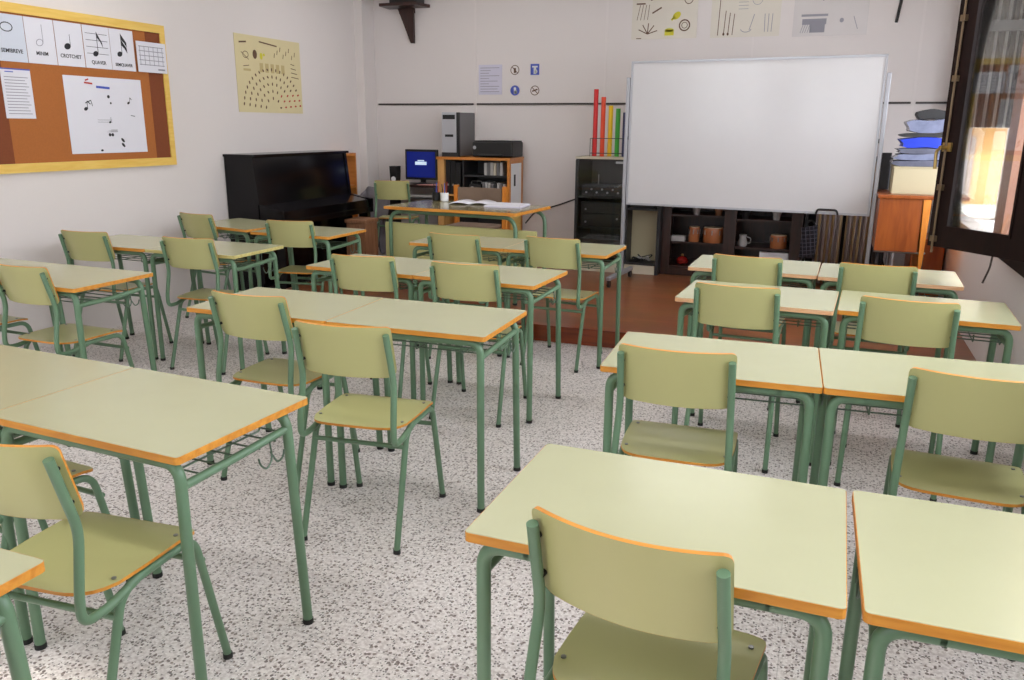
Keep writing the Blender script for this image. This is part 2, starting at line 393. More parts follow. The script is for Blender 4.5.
# window 2: glazed bay beyond, its end pane faces the room
w2 = empty('window_2', (XR, 8.0, .72)); w2['kind'] = 'structure'
def w2p(name, bm, m, parent=w2, **k):
    for v in bm.verts: v.co -= Vector((XR, 8.0, .72))
    return obj(name, bm, m, parent, **k)
w2p('bay_sill', box(XR + .12, 1.52, 5.42, 8.04, .70, .765), 'white')
w2p('bay_lower_wall', box(1.42, 1.5, 5.3, 8.05, 0, .72), 'wall')
bm = box(.96, 1.0, 8.0, 8.06, .72, 2.6); box(1.36, 1.47, 7.96, 8.06, .72, 2.6, bm); box(.96, 1.47, 8.0, 8.06, .72, .775, bm); box(.96, 1.47, 8.0, 8.06, 2.5, 2.6, bm)
w2p('bay_end_frame', bm, 'paleframe')
bm = box(1.40, 1.47, 5.3, 5.38, .72, 2.6); box(1.40, 1.47, 6.6, 6.68, .72, 2.6, bm); box(1.40, 1.47, 5.3, 8.0, .72, .78, bm); box(1.40, 1.47, 5.3, 8.0, 2.5, 2.6, bm)
w2p('bay_side_frame', bm, 'jamb')
w2p('bay_end_glass', box(1.0, 1.36, 8.02, 8.028, .775, 2.5), 'glass')
bm = bmesh.new(); n = 70; rows = []
for z in (1.53, 2.62):
    rows.append([bm.verts.new((.93 + .5 * i / n, 7.93 + .022 * math.sin(i * 1.1), z)) for i in range(n + 1)])
for i in range(n): bm.faces.new((rows[0][i], rows[0][i + 1], rows[1][i + 1], rows[1][i]))
bl = w2p('curtain', bm, 'blind'); md = bl.modifiers.new('thickness', 'SOLIDIFY'); md.thickness = .003
bm = bmesh.new(); n = 120; rows = []
for z in (1.50, 2.60):
    rows.append([bm.verts.new((1.375 + .018 * math.sin(i * 1.2), 6.70 + 1.2 * i / n, z)) for i in range(n + 1)])
for i in range(n): bm.faces.new((rows[0][i], rows[0][i + 1], rows[1][i + 1], rows[1][i]))
bl = w2p('curtain', bm, 'beige'); md = bl.modifiers.new('thickness', 'SOLIDIFY'); md.thickness = .003  # added curtain on the bay's outer side, holds back daylight from the front wall
w2p('curtain_rail', box(.98, 1.45, 7.82, 7.88, 2.28, 2.36), 'grey')
w2p('bay_roof', box(XR + .1, 1.55, 5.3, 8.1, 2.6, 2.7), 'wall')

# podium
bm = box(-3.84, XR, 5.42, YF, 0, .118); box(-4.36, -3.84, 5.80, YF, 0, .118, bm)
pd = struct('podium_floor', bm, 'planks')
obj('riser_board', box(-3.84, XR, 5.40, 5.42, 0, .12), 'riser', pd)
obj('nosing', box(-3.84, XR, 5.395, 5.46, .118, .121), 'riser', pd)
PZ = .121

# lamps on the ceiling
lampn = 0
for x, yy in ((-3.9, 1.2), (-1.6, 1.2), (.1, 1.2), (-3.9, 4.2), (-1.6, 4.2), (.1, 4.2), (-3.6, 6.9), (-.9, 6.9)):
    l = empty('ceiling_lamp', (x, yy, ZC))
    tag(l, 'white fluorescent ceiling lamp above the classroom', 'ceiling lamp', 'fluorescent lamps on the ceiling')
    obj('housing', box(-.6, .6, -.09, .09, -.06, 0, bev=.006), 'white', l)
    bm = tube([(-.57, -.04, -.078), (.57, -.04, -.078)], .014); tube([(-.57, .04, -.078), (.57, .04, -.078)], .014, bm)
    obj('fluorescent_tube', bm, mat('lamp_glow', (255, 250, 240), emit=3), l, True)
    ld = bpy.data.lights.new('lamp_light', 'AREA'); ld.shape = 'RECTANGLE'; ld.size = 1.15; ld.size_y = .16; ld.energy = 9.5
    lo = bpy.data.objects.new('lamp_light', ld); C.objects.link(lo); lo.parent = l; lo.location = (0, 0, -.1)

# ------------------------------------------------------------------ school desk
def make_desk():
    t = empty('school_desk')
    W, D, Z = .35, .25, .74
    top = obj('tabletop', prism(rrect(-W + .0015, W - .0015, -D + .0015, D - .0015, .008, 3), 'xy', Z - .020, Z), 'laminate', t)
    obj('edge_band', ring_prism(rrect(-W, W, -D, D, .012, 3), rrect(-W + .0015, W - .0015, -D + .0015, D - .0015, .008, 3), Z - .020, Z - .0008), 'edge', top)
    lx, ly, r = .320, .218, .0150
    for sy in (-1, 1):
        for sx in (-1, 1):
            o = obj('leg', tube(fillet([(sx * lx, sy * ly, .012), (sx * lx, sy * ly if sy < 0 else .178, Z - .036), (sx * (lx - .10), sy * ly if sy < 0 else .178, Z - .036)], .06, 6), r, seg=12), 'tube', t, True)
            obj('rubber_foot', cyl((sx * lx, sy * ly, .008), .0165, .016), 'rubber', o)
        obj('cross_bar', tube([(-lx + .09, sy * ly if sy < 0 else .178, Z - .036), (lx - .09, sy * ly if sy < 0 else .178, Z - .036)], r, seg=12), 'tube', t, True)
    for sx in (-1, 1):
        obj('side_rail', tube(fillet([(sx * lx, -ly, .645), (sx * (lx - .012), 0, .645), (sx * lx, .183, .662)], .05), .0118), 'tube', t, True)
    bm = bmesh.new()
    for k in range(6):
        yy = -.12 + k * .065
        tube([(-lx + .01, yy, .635), (lx - .01, yy, .635)], .003, bm, 6)
    for x in (-.2, 0, .2): tube(fillet([(x, -.13, .66), (x, -.13, .628), (x, .2, .628), (x, .2, .70)], .01), .003, bm, 6)
    obj('book_rack', bm, 'wire', t, True)
    for sx in (-1, 1):
        bm = tube(fillet([(sx * (lx + .004), .10, .65), (sx * (lx + .01), .10, .60), (sx * (lx + .01), .075, .575), (sx * (lx + .01), .05, .60), (sx * (lx + .01), .045, .62)], .02), .0028, seg=6)
        tube(fillet([(sx * (lx + .004), .10, .62), (sx * (lx + .01), .12, .58), (sx * (lx + .01), .145, .59), (sx * (lx + .01), .15, .61)], .02), .0028, bm, 6)
        obj('bag_hook', bm, 'wire', t, True)
    return t
MID, LFT, RGT = 'desks of the middle block', 'desks along the left wall', 'desks of the right block'
desks = [
 (-.249, 1.554, -.6, RGT, 'pale green desk in front of the closest chair at the bottom of the photo'),
 (.470, 1.56, 1.0, RGT, 'pale green desk cut off by the bottom right corner, small gap to its left neighbour'),
 (-.315, 2.785, 2.6, RGT, 'green desk in right block, second row from camera, left half of the pair'),
 (.3865, 2.8175, 2.6, RGT, 'green desk in right block, second row from camera, right half reaching the frame edge'),
 (-.262, 3.986, -2.8, RGT, 'green desk in right block, third row from camera, left half of the pair'),
 (.452, 3.99, -2.6, RGT, 'green desk in right block, third row, right half ending near the right wall'),
 (-.352, 4.889, -1.2, RGT, 'small-looking desk of the right block front row beside the wooden platform, left half'),
 (.353, 4.847, -2.0, RGT, 'desk of the right block front row under the open window sash, right half'),
 (-1.72, 1.651, -3.1, MID, 'large green desk at left foreground with free right end and hooks'),
 (-2.4205, 1.689, -3.1, MID, 'green desk cut by left frame edge, joined to the left foreground desk'),
 (-2.2118, 2.950, 1.2, MID, 'green desk in the middle block, second row, left half with orange front edge'),
 (-1.509, 2.96, 1.2, MID, 'green desk in the middle block, second row, right half behind the central chair'),
 (-2.3605, 4.0435, -2.6, MID, 'green desk in the middle block, third row, left half'),
 (-1.66, 4.011, -2.6, MID, 'green desk in the middle block, third row, right half with free right end'),
 (-2.286, 5.13, -1.6, MID, 'green desk right in front of the teacher desk panel, left half'),
 (-1.585, 5.110, -1.6, MID, 'green desk by the platform step, right half of the middle block front row'),
 (-3.68, 3.059, -1.1, LFT, 'green desk at left with bright orange edge, right half of nearest wall-side pair'),
 (-4.381, 3.0725, -1.1, LFT, 'green desk against the left wall cut by the frame edge, below the cork board'),
 (-3.67, 4.180, .4, LFT, 'green desk with a pale worn edge in the second wall-side row, right half'),
 (-4.371, 4.175, .4, LFT, 'green desk against the left wall in the second wall-side row, left half'),
 (-3.632, 5.16, -1.1, LFT, 'green desk in front of the black piano, right half of its row'),
 (-4.37, 5.31, -12, LFT, 'green desk in the corner between left wall and black piano, left half'),
 (-1.611, .679, 0, MID, 'corner of a green desk poking in at the lower left frame edge'),
]
d0 = make_desk()
for i, (x, y, a, g, lab) in enumerate(desks):
    o = d0 if i == 0 else copy_tree(d0)
    o.location = (x, y, 0); o.rotation_euler.z = R(a); tag(o, lab, 'desk', g)
    if i in (6, 7, 4, 18):
        for ch in o.children:
            if ch.name.startswith('tabletop'):
                e = ch.children[0]; e.data = e.data.copy(); e.data.materials[0] = M['paleedge' if i == 18 else 'pinkedge']

# ------------------------------------------------------------------ school chair
def make_chair():
    t = empty('school_chair')
    # seat
    hw, y0, y1 = .19, -.195, .185
    def ssize(y):
        rr, rf = .09, .035
        if y < y0 + rr: q = rr - (y - y0); return hw - rr + math.sqrt(max(0, rr * rr - q * q)) - .012
        if y > y1 - rf: q = rf - (y1 - y); return hw - rf + math.sqrt(max(0, rf * rf - q * q))
        return hw - .012 * max(0, (0 - y) / .195) if y < 0 else hw
    def sfn(u, v, off):
        x = u * ssize(v)
        z = .452 - .010 * (1 - (x / hw) ** 2) * math.exp(-((v + .06) / .12) ** 2) + .010 * max(0, (-v - .1) / .1) ** 2
        if v > .11: z -= .012 * ((v - .11) / .075) ** 2
        return (x, v, z + off)
    rows = [y0, y0 + .003, y0 + .01, y0 + .02, y0 + .035, y0 + .055, y0 + .09, -.06, -.02, .03, .08, .11, .135, y1 - .035, y1 - .02, y1 - .01, y1 - .004, y1]
    a, b = sheet(sfn, rows, 12, .0085)
    s = obj('seat', a, 'chairply', t, True); obj('plywood_edge', b, 'edge', s, label='orange plywood edge of the seat')
    # backrest
    bw, z0, z1 = .182, .652, .846
    def bsize(z):
        rb, rt_ = .035, .014
        if z < z0 + rb: q = rb - (z - z0); return bw - rb + math.sqrt(max(0, rb * rb - q * q))
        if z > z1 - rt_: q = rt_ - (z1 - z); return bw - rt_ + math.sqrt(max(0, rt_ * rt_ - q * q))
        return bw
    def bfn(u, v, off):
        x = u * bsize(v)
        y = -.168 - (v - .66) * .27 - .042 * (1 - (x / bw) ** 2)
        sl = 2 * .042 * x / bw ** 2
        nn = Vector((-sl, 1, .27)).normalized()
        return (x + nn.x * off, y + nn.y * off, v + nn.z * off)
    rows = [z0, z0 + .003, z0 + .01, z0 + .02, z0 + .035, .72, .76, .80, z1 - .014, z1 - .006, z1 - .002, z1]
    a, b = sheet(bfn, rows, 18, .008)
    k = obj('backrest', a, 'chairply', t, True); obj('plywood_edge', b, 'edge', k, label='orange plywood edge of the backrest')
    for sx in (-1, 1):
        for z in (.70, .79): obj('spacer', cyl((sx * .168, -.198 - (z - .70) * .27, z), .006, .02, axis='y', seg=8), 'rubber', k)
    # frame
    r = .0116
    for sx in (-1, 1):
        X = sx * .182
        obj('back_post', tube(fillet([(sx * .172, -.238, .820), (sx * .176, -.190, .632), (X, -.220, .48), (X, -.222, .412), (X, -.145, .408), (X, -.05, .428)], [0, .04, .02, .045, .03, 0]), r, seg=12), 'tube', t, True)
        o = obj('leg', tube(fillet([(sx * .188, -.238, .012), (X, -.108, .402), (X, -.07, .43), (X, .02, .432)], [0, .03, .04, 0]), r, seg=12), 'tube', t, True)
        obj('rubber_foot', cyl((sx * .188, -.238, .008), .0135, .016), 'rubber', o)
        o = obj('leg', tube(fillet([(X, .0, .432), (X, .165, .43), (sx * .19, .25, .012)], [0, .05, 0]), r, seg=12), 'tube', t, True)
        obj('rubber_foot', cyl((sx * .19, .25, .008), .0135, .016), 'rubber', o)
    obj('cross_bar', tube([(-.183, -.122, .368), (.183, -.122, .368)], .009), 'tube', t, True)
    obj('cross_bar', tube([(-.183, .195, .345), (.183, .195, .345)], .009), 'tube', t, True)
    bm = bmesh.new()
    for sx in (-1, 1):
        for yy in (-.10, .12): cyl((sx * .165, yy, .4585), .006, .003, bm, seg=8)
    obj('rivet', bm, 'steel', s)
    return t
CR, CM, CL = 'chairs of the right block', 'chairs of the middle block', 'chairs along the left wall'
chairs = [
 (-.235, 1.46, -7.5, CR, 'closest green school chair, backrest filling the bottom centre'),
 (-1.675, 1.355, 4.5, CM, 'green chair at the lower left edge tucked under the foreground desk'),
 (-1.55, 2.545, 6.2, CM, 'central green chair pulled out, whole seat and legs visible'),
 (-2.165, 2.845, .5, CM, 'green chair left of and behind the pulled-out central chair'),
 (-.399, 2.67, 2.2, CR, 'green chair at the left desk of the second right-block row'),
 (-.322, 3.825, -1.8, CR, 'green chair at the left desk of the third right-block row'),
 (-.354, 4.712, -3.7, CR, 'farthest green chair of the right block, left one, by the platform'),
 (.470, 2.715, -4, CR, 'green chair at the right frame edge, seat and big backrest visible'),
 (.368, 3.785, -3.9, CR, 'green chair at the right desk of the third right-block row'),
 (.279, 4.69, -.5, CR, 'farthest green chair of the right block, right one, under the whiteboard corner'),
 (-2.29, 3.90, 6.5, CM, 'green chair at left desk of the middle block third row'),
 (-1.679, 3.885, 3.5, CM, 'green chair at right desk of the middle block third row'),
 (-2.188, 4.895, -2.6, CM, 'green chair standing in front of the teacher desk panel'),
 (-1.556, 4.99, -3.2, CM, 'green chair by the platform step, right end of middle block front row'),
 (-3.612, 2.975, -.9, CL, 'green chair at far left with the frame edge beside its backrest'),
 (-4.31, 2.98, -2, CL, 'green chair by the left wall, only its seat corner in view'),
 (-4.427, 4.055, 4.7, CL, 'green chair by the left wall below the cork board corner'),
 (-3.615, 4.075, 5, CL, 'green chair at the pale-edged desk of the second wall-side row'),
 (-4.50, 5.19, -8, CL, 'green chair in the corner beside the left edge of the piano'),
 (-3.627, 5.09, 9, CL, 'green chair in front of the black piano, turned slightly left'),
 (-2.29, 1.585, -4, CM, 'mostly hidden green chair under the left foreground desks'),
]
c0 = make_chair()
for i, (x, y, a, g, lab) in enumerate(chairs):
    o = c0 if i == 0 else copy_tree(c0)
    o.location = (x, y, 0); o.rotation_euler.z = R(a); tag(o, lab, 'chair', g)
o = copy_tree(c0); o.location = (-4.23, 7.62, PZ); o.rotation_euler.z = R(14)
tag(o, 'green school chair on the platform facing the computer, beside the piano', 'chair'); del o['group']

# ------------------------------------------------------------------ flat print helper
class Flat:
    """draws on a plane: origin o, axes ex, ey, normal n"""
    def __init__(s, o, ex, ey, n): s.o, s.ex, s.ey, s.n = map(Vector, (o, ex, ey, n)); s.bm = bmesh.new()
    def P(s, x, y, h): return s.o + s.ex * x + s.ey * y + s.n * h
    def poly(s, pts, h=.001, th=.0006):
        a = [s.bm.verts.new(s.P(x, y, h)) for x, y in pts]; b = [s.bm.verts.new(s.P(x, y, h + th)) for x, y in pts]
        s.bm.faces.new(a); s.bm.faces.new(b)
        for i in range(len(pts)): j = (i + 1) % len(pts); s.bm.faces.new((a[i], a[j], b[j], b[i]))
    def rect(s, x0, x1, y0, y1, **k): s.poly([(x0, y0), (x1, y0), (x1, y1), (x0, y1)], **k)
    def line(s, x0, y0, x1, y1, w, **k):
        dx, dy = x1 - x0, y1 - y0; L = math.hypot(dx, dy); nx, ny = -dy / L * w / 2, dx / L * w / 2
        s.poly([(x0 + nx, y0 + ny), (x1 + nx, y1 + ny), (x1 - nx, y1 - ny), (x0 - nx, y0 - ny)], **k)
    def ell(s, cx, cy, rx, ry, rot=0, n=16, **k):
        c, q = math.cos(rot), math.sin(rot)
        s.poly([(cx + rx * math.cos(t) * c - ry * math.sin(t) * q, cy + rx * math.cos(t) * q + ry * math.sin(t) * c) for t in [2 * math.pi * i / n for i in range(n)]], **k)
    def ring(s, cx, cy, rx, ry, w, rot=0, n=20, a0=0, a1=360):
        pts = [R(a0 + (a1 - a0) * i / n) for i in range(n + 1)]; c, q = math.cos(rot), math.sin(rot)
        def pt(t, k): return (cx + (rx - k) * math.cos(t) * c - (ry - k) * math.sin(t) * q, cy + (rx - k) * math.cos(t) * q + (ry - k) * math.sin(t) * c)
        for t0, t1 in zip(pts, pts[1:]): s.poly([pt(t0, 0), pt(t1, 0), pt(t1, w), pt(t0, w)])
    def done(s, name, m, parent=None): return obj(name, s.bm, m, parent)
def left_flat(o=(0, 0, 0)): return Flat(o, (0, 1, 0), (0, 0, 1), (1, 0, 0))
def front_flat(o=(0, 0, 0)): return Flat(o, (1, 0, 0), (0, 0, 1), (0, -1, 0))
def text(name, body, size, origin, side, m, parent, sx=1):
    cu = bpy.data.curves.new('t', 'FONT'); cu.body = body; cu.size = size; cu.align_x = 'CENTER'; cu.extrude = .0004; cu.offset = size * .02
    ob = bpy.data.objects.new('t', cu); C.objects.link(ob)
    dg = bpy.context.evaluated_depsgraph_get(); me = bpy.data.meshes.new_from_object(ob.evaluated_get(dg)); bpy.data.objects.remove(ob)
    X, Z, N = ((0, 1, 0), (0, 0, 1), (1, 0, 0)) if side == 'left' else ((1, 0, 0), (0, 0, 1), (0, -1, 0))
    mm = Matrix((X, Z, N)).transposed().to_4x4()
    me.transform(Matrix.Translation(origin) @ mm @ Matrix.Diagonal((sx, 1, 1, 1)))
    me.materials.clear(); me.materials.append(M[m]); me.name = name
    o = bpy.data.objects.new(name, me); C.objects.link(o); o.parent = parent
    return o

# ------------------------------------------------------------------ cork board (left wall)
cb = empty('cork_board', (XL, 4.4, 1.19)); tag(cb, 'cork notice board in a yellow wooden frame on the left wall', 'notice board')
def cp(name, bm, m, parent=cb, **k):
    for v in bm.verts: v.co -= Vector((XL, 4.4, 1.19))
    return obj(name, bm, m, parent, **k)
y0, y1, z0, z1 = 3.3, 5.305, 1.19, 2.252
cp('cork_panel', box(XL, XL + .014, y0 + .05, y1 - .05, z0 + .05, z1 - .05), 'cork')
cp('cork_strip', box(XL + .014, XL + .0155, 5.11, 5.265, z0 + .06, z1 - .06), 'corkdark', label='darker unfaded strip of cork')
cp('cork_strip', box(XL + .014, XL + .0155, 3.6, 3.88, z0 + .06, z1 - .06), 'corkdark', label='darker unfaded strip of cork')
bm = box(XL, XL + .025, y0, y1, z0, z0 + .06); box(XL, XL + .025, y0, y1, z1 - .06, z1, bm); box(XL, XL + .03, y0, y0 + .06, z0 + .07, z1 - .07, bm); box(XL, XL + .025, y1 - .05, y1, z0 + .06, z1 - .06, bm)
cp('wooden_frame', bm, 'yellowwood')
XC = XL + .0165
def card(name, lab, cat, ya, yb, za, zb, m, group=None, x=XC):
    o = obj(name, box(x, x + .0015, 0, yb - ya, 0, zb - za), m, loc=(0, ya - .035, za)); tag(o, lab, cat, group)
    return o
G = 'note cards pinned along the top of the cork board'
names = [('SEMIBREVE', 3.90, 4.112, 'white card reading SEMIBREVE at the left frame edge'), ('MINIM', 4.116, 4.335, 'white card reading MINIM with an open stemmed note'),
         ('CROTCHET', 4.34, 4.562, 'white card reading CROTCHET with a filled stemmed note'), ('QUAVER', 4.568, 4.797, 'white card reading QUAVER with a note on staff lines'),
         ('SEMIQUAVER', 4.80, 5.02, 'white card reading SEMIQUAVER with a two-flag note')]
for i, (w, a, b, lab) in enumerate(names):
    z0c, z1c = 1.892, 2.18
    k = card('note_card', lab, 'card', a, b, z0c, z1c, 'bluepaper' if i == 0 else 'paper', G)
    cy = (b - a) / 2; F = left_flat((XC + .001, 0, 0))
    if i == 0: F.ring(cy - .02, .21, .045, .03, .006)
    if i == 1: F.ring(cy - .01, .135, .028, .022, .004, .4); F.line(cy + .017, .14, cy + .017, .25, .003)
    if i == 2: F.ell(cy - .02, .13, .027, .02, .4); F.line(cy + .004, .135, cy + .004, .21, .003)
    if i == 3:
        for q in range(4): F.line(.02, .10 + q * .045, b - a - .02, .10 + q * .045, .003)
        F.ell(cy - .02, .10, .024, .018, .4); F.line(cy + .002, .10, cy + .002, .25, .004); F.poly([(cy, .25), (cy + .045, .18), (cy + .05, .145), (cy + .03, .185), (cy, .215)])
    if i == 4:
        F.ell(cy - .03, .115, .024, .018, .4); F.line(cy - .008, .12, cy - .008, .26, .004)
        for s in (0, -.04): F.poly([(cy - .01, .26 + s), (cy + .04, .20 + s), (cy + .042, .165 + s), (cy + .02, .195 + s), (cy - .01, .22 + s)])
    F.done('note_symbol', 'inkgrey' if i in (1,) else 'ink', k)
    text('lettering', w, .034 if i < 4 else .03, (XC + .002, cy, .03 if i > 2 else .055), 'left', 'ink', k, .95 if i < 4 else .9)
k = card('calendar_sheet', 'small printed grid sheet over the right edge of the cork board frame', 'sheet', 5.03, 5.325, 1.893, 2.115, 'paper', x=XL + .031)
F = left_flat((XL + .032, 0, 0))
for q in range(6): F.line(.03 + q * .045, .05, .03 + q * .045, .19, .004)
for q in range(5): F.line(.02, .055 + q * .033, .27, .055 + q * .033, .005)
F.line(.2, .025, .27, .025, .012); F.done('grid_lines', 'inkgrey', k)
k = card('notice_sheet', 'narrow white typed sheet pinned at the left of the cork board', 'sheet', 3.90, 4.113, 1.538, 1.85, 'paper')
F = left_flat((XC + .001, 0, 0))
for q in range(13): F.line(.02, .03 + q * .019, .19 - (q % 3) * .012, .03 + q * .019, .0045)
F.done('text_lines', 'inkgrey', k)
F = left_flat((XC + .001, 0, 0)); F.line(.03, .29, .09, .29, .006); F.rect(.0, .213, .304, .312); F.done('blue_header', 'inkblue', k)
k = card('music_poster', 'large white poster with scattered music notes pinned on the cork board', 'poster', 4.36, 5.05, 1.30, 1.832, 'paper')
F = left_flat((XC + .001, 0, 0)); rr = random.Random(3)
def note(F, x, y, s, fl=0, rot=0.):
    F.ell(x, y, .016 * s, .011 * s, .4 + rot, n=10); F.line(x + .014 * s, y, x + .014 * s + rot * .03, y + .05 * s, .004 * s)
    if fl: F.line(x + .014 * s + rot * .03, y + .05 * s, x + .04 * s, y + .03 * s, .006 * s)
note(F, .16, .31, 1.1, 1); F.line(.16, .35, .21, .37, .006); F.line(.21, .37, .22, .33, .005); F.ell(.37, .40, .012, .012); F.ell(.385, .355, .008, .008)
note(F, .55, .36, .8, 1, .2); note(F, .36, .22, .7, 0); F.line(.25, .22, .38, .22, .002); F.line(.25, .235, .38, .235, .002); F.ell(.345, .13, .012, .012); F.ell(.37, .13, .012, .012); F.ell(.26, .02, .012, .008); F.ell(.46, .09, .02, .01, -.8); F.ell(.46, .055, .02, .01, -.8); F.line(.56, .27, .60, .265, .005)
for q in range(5): F.line(.3 + rr.random() * .1, .15 + q * .004, .42, .15 + q * .004, .0015)
F.done('printed_notes', 'ink', k)
F = left_flat((XC + .001, 0, 0)); F.line(.17, .49, .24, .485, .012); F.line(.18, .505, .21, .515, .01); F.done('red_heading', 'inkred', k)
F = left_flat((XC + .001, 0, 0)); F.line(.27, .465, .39, .46, .016); F.done('blue_heading', 'inkblue', k)

# orchestra poster on the left wall
k = obj('orchestra_poster', box(0, .004, 0, .962, 0, .67), 'cream', loc=(XL + .001, 6.145, 1.62)); tag(k, 'cream instrument seating chart poster on the left wall above the piano', 'poster')
F = left_flat((.0035, 0, 0)); Fr = left_flat((.0035, 0, 0))
for ri, rad in enumerate((.10, .17, .24, .31, .38)):
    nn = 5 + ri * 4
    for q in range(nn):
        a = math.pi * (.03 + .94 * q / (nn - 1)); x = .5 + rad * 1.12 * math.cos(a); yy = .04 + rad * .92 * math.sin(a)
        if .03 < x < .93: (Fr if (x > .62 and yy < .2) else F).ell(x, yy, .016, .009, -a + 1.2 if x < .5 else a, n=8)
F.line(.06, .60, .16, .61, .014); F.line(.34, .625, .60, .605, .012); F.ring(.14, .50, .04, .03, .006); F.line(.08, .52, .18, .46, .006); F.ell(.27, .51, .03, .04); F.line(.10, .40, .18, .41, .006)
for q in range(8): F.line(.55 + q * .045, .50 + (q % 3) * .03, .56 + q * .045, .54 + (q % 3) * .03, .008)
for q in range(4): F.line(.80, .46 - q * .04, .86 + q * .02, .45 - q * .04, .007)
F.done('printed_marks', 'inkbrown', k); Fr.done('printed_marks', 'inkred', k)
F = left_flat((.003, 0, 0))
for q in range(5): F.rect(.33 + q * .08, .38 + q * .08, .36, .44)
F.rect(.10, .2, .36, .38); F.done('shaded_blocks', mat('tan_ink', (190, 170, 120), .6), k)
F = left_flat((.0036, 0, 0)); F.ell(.36, .50, .02, .03); F.ell(.40, .515, .015, .012); F.done('yellow_marks', 'inkyellow', k)

# posters on the front wall
def fposter(x0, x1, z0, z1, m, lab):
    k = obj('instrument_poster', box(0, x1 - x0, -.004, 0, 0, z1 - z0), m, loc=(x0, YF - .001, z0)); tag(k, lab, 'poster', 'instrument posters above the whiteboard'); return k
k = fposter(-1.975, -1.335, 2.353, 2.80, 'cream2', 'poster with yellow drums and round percussion drawings, leftmost above the whiteboard')
F = front_flat((0, -.0035, 0)); F.line(.04, .33, .13, .33, .014); F.line(.18, .36, .26, .385, .014); F.line(.20, .24, .29, .29, .014); F.ring(.52, .12, .055, .055, .012); F.ring(.52, .12, .03, .03, .006); F.ring(.55, .36, .045, .05, .008)
for a in (.3, .9, 1.5, 2.1, 2.7): F.line(.16, .05, .16 + .1 * math.cos(a), .05 + .1 * math.sin(a), .009)
for q in range(4): F.line(.08 + q * .03, .32, .05 + q * .035, .18, .005)
F.line(.05, .01, .1, .01, .008); F.done('printed_drawing', 'inkbrown', k)
F = front_flat((0, -.0035, 0)); F.rect(.33, .42, .03, .08); F.ell(.375, .08, .045, .018); F.ell(.44, .21, .045, .03, .7); F.line(.39, .17, .42, .20, .02); F.done('yellow_drawing', 'inkyellow', k)
k = fposter(-1.205, -.57, 2.349, 2.80, 'cream2', 'poster with four tall thin instrument drawings, middle one above the whiteboard')
F = front_flat((0, -.0035, 0))
for x, h in ((.07, .40), (.125, .24), (.165, .22), (.205, .21)): F.line(x, .02, x + .012, h, .007)
F.ell(.125, .03, .01, .014); F.ell(.165, .03, .01, .014); F.done('printed_drawing', 'inkbrown', k)
F = front_flat((0, -.0035, 0)); F.ring(.33, .07, .05, .03, .006, a0=180, a1=360); F.line(.36, .06, .40, .2, .006); F.ring(.42, .34, .05, .06, .004)
for q in range(3): F.line(.50 + q * .03, .04, .495 + q * .035, .2, .006)
for q in range(4): F.line(.25, .25 + q * .03, .34, .25 + q * .03, .004)
F.done('printed_drawing', 'inkgrey', k)
k = fposter(-.455, .185, 2.338, 2.78, 'cream3', 'bluish poster with a piano drawing, rightmost above the whiteboard')
F = front_flat((0, -.0035, 0)); F.rect(.07, .30, .17, .19); F.rect(.08, .29, .10, .15); F.rect(.15, .28, .03, .10)
for q in range(5): F.line(.07 + q * .02, .03, .09 + q * .02, .10, .005)
F.line(.25, .30, .29, .42, .006); F.line(.25, .30, .21, .42, .006); F.line(.56, .05, .52, .16, .006); F.ell(.12, .37, .03, .02); F.ell(.45, .38, .02, .03); F.ell(.56, .37, .03, .025); F.ell(.42, .13, .018, .02)
F.done('printed_drawing', 'inkgrey', k)
# notice + pictograms
k = obj('notice_sheet', box(0, .27, -.003, 0, 0, .305), 'lav', loc=(-3.63, YF - .001, 1.842)); tag(k, 'lavender text notice on the front wall above the computer shelf', 'sheet')
F = front_flat((0, -.003, 0))
for q, w in enumerate((.22, .20, .22, .10, .2, .1, .22, .10, .12, .22)): F.line(.02, .03 + q * .027, .02 + w, .03 + q * .027, .006)
F.done('text_lines', 'inkgrey', k)
G = 'small round and square signs beside the notice'
def sign(x, z, m, lab, shape):
    if shape == 'sq': bm = box(-.048, .048, -.003, 0, -.055, .055)
    else: bm = cyl((0, -.0015, 0), .052, .003, axis='y', seg=28)
    k = obj('pictogram_sign', bm, m, loc=(x, YF - .001, z)); tag(k, lab, 'sign', G); return k
k = sign(-3.213, 2.089, 'strip', 'round prohibition sign, upper left of the four small signs', 'c')
F = front_flat((0, -.0025, 0)); F.ring(0, 0, .05, .05, .008); F.line(-.033, .033, .033, -.033, .008); F.rect(-.012, .012, -.03, .02); F.done('symbol', 'inkbrown', k)
k = sign(-2.989, 2.091, 'inkblue', 'blue square sign, upper right of the four small signs', 'sq')
F = front_flat((0, -.0025, 0)); F.rect(-.03, .03, .02, .035); F.rect(-.012, .014, -.045, .02); F.ell(.012, -.02, .016, .02); F.done('symbol', 'white', k)
k = sign(-3.211, 1.882, 'inkblue', 'round blue sign, lower left of the four small signs', 'c')
F = front_flat((0, -.0025, 0)); F.ell(0, .018, .014, .016); F.rect(-.012, .02, -.035, .005); F.ell(.01, -.015, .016, .02); F.done('symbol', 'white', k)
k = sign(-2.986, 1.88, 'strip', 'round prohibition sign, lower right of the four small signs', 'c')
F = front_flat((0, -.0025, 0)); F.ring(0, 0, .05, .05, .008); F.line(-.033, .033, .033, -.033, .008); F.line(-.03, -.008, .03, .012, .014); F.done('symbol', 'inkbrown', k)

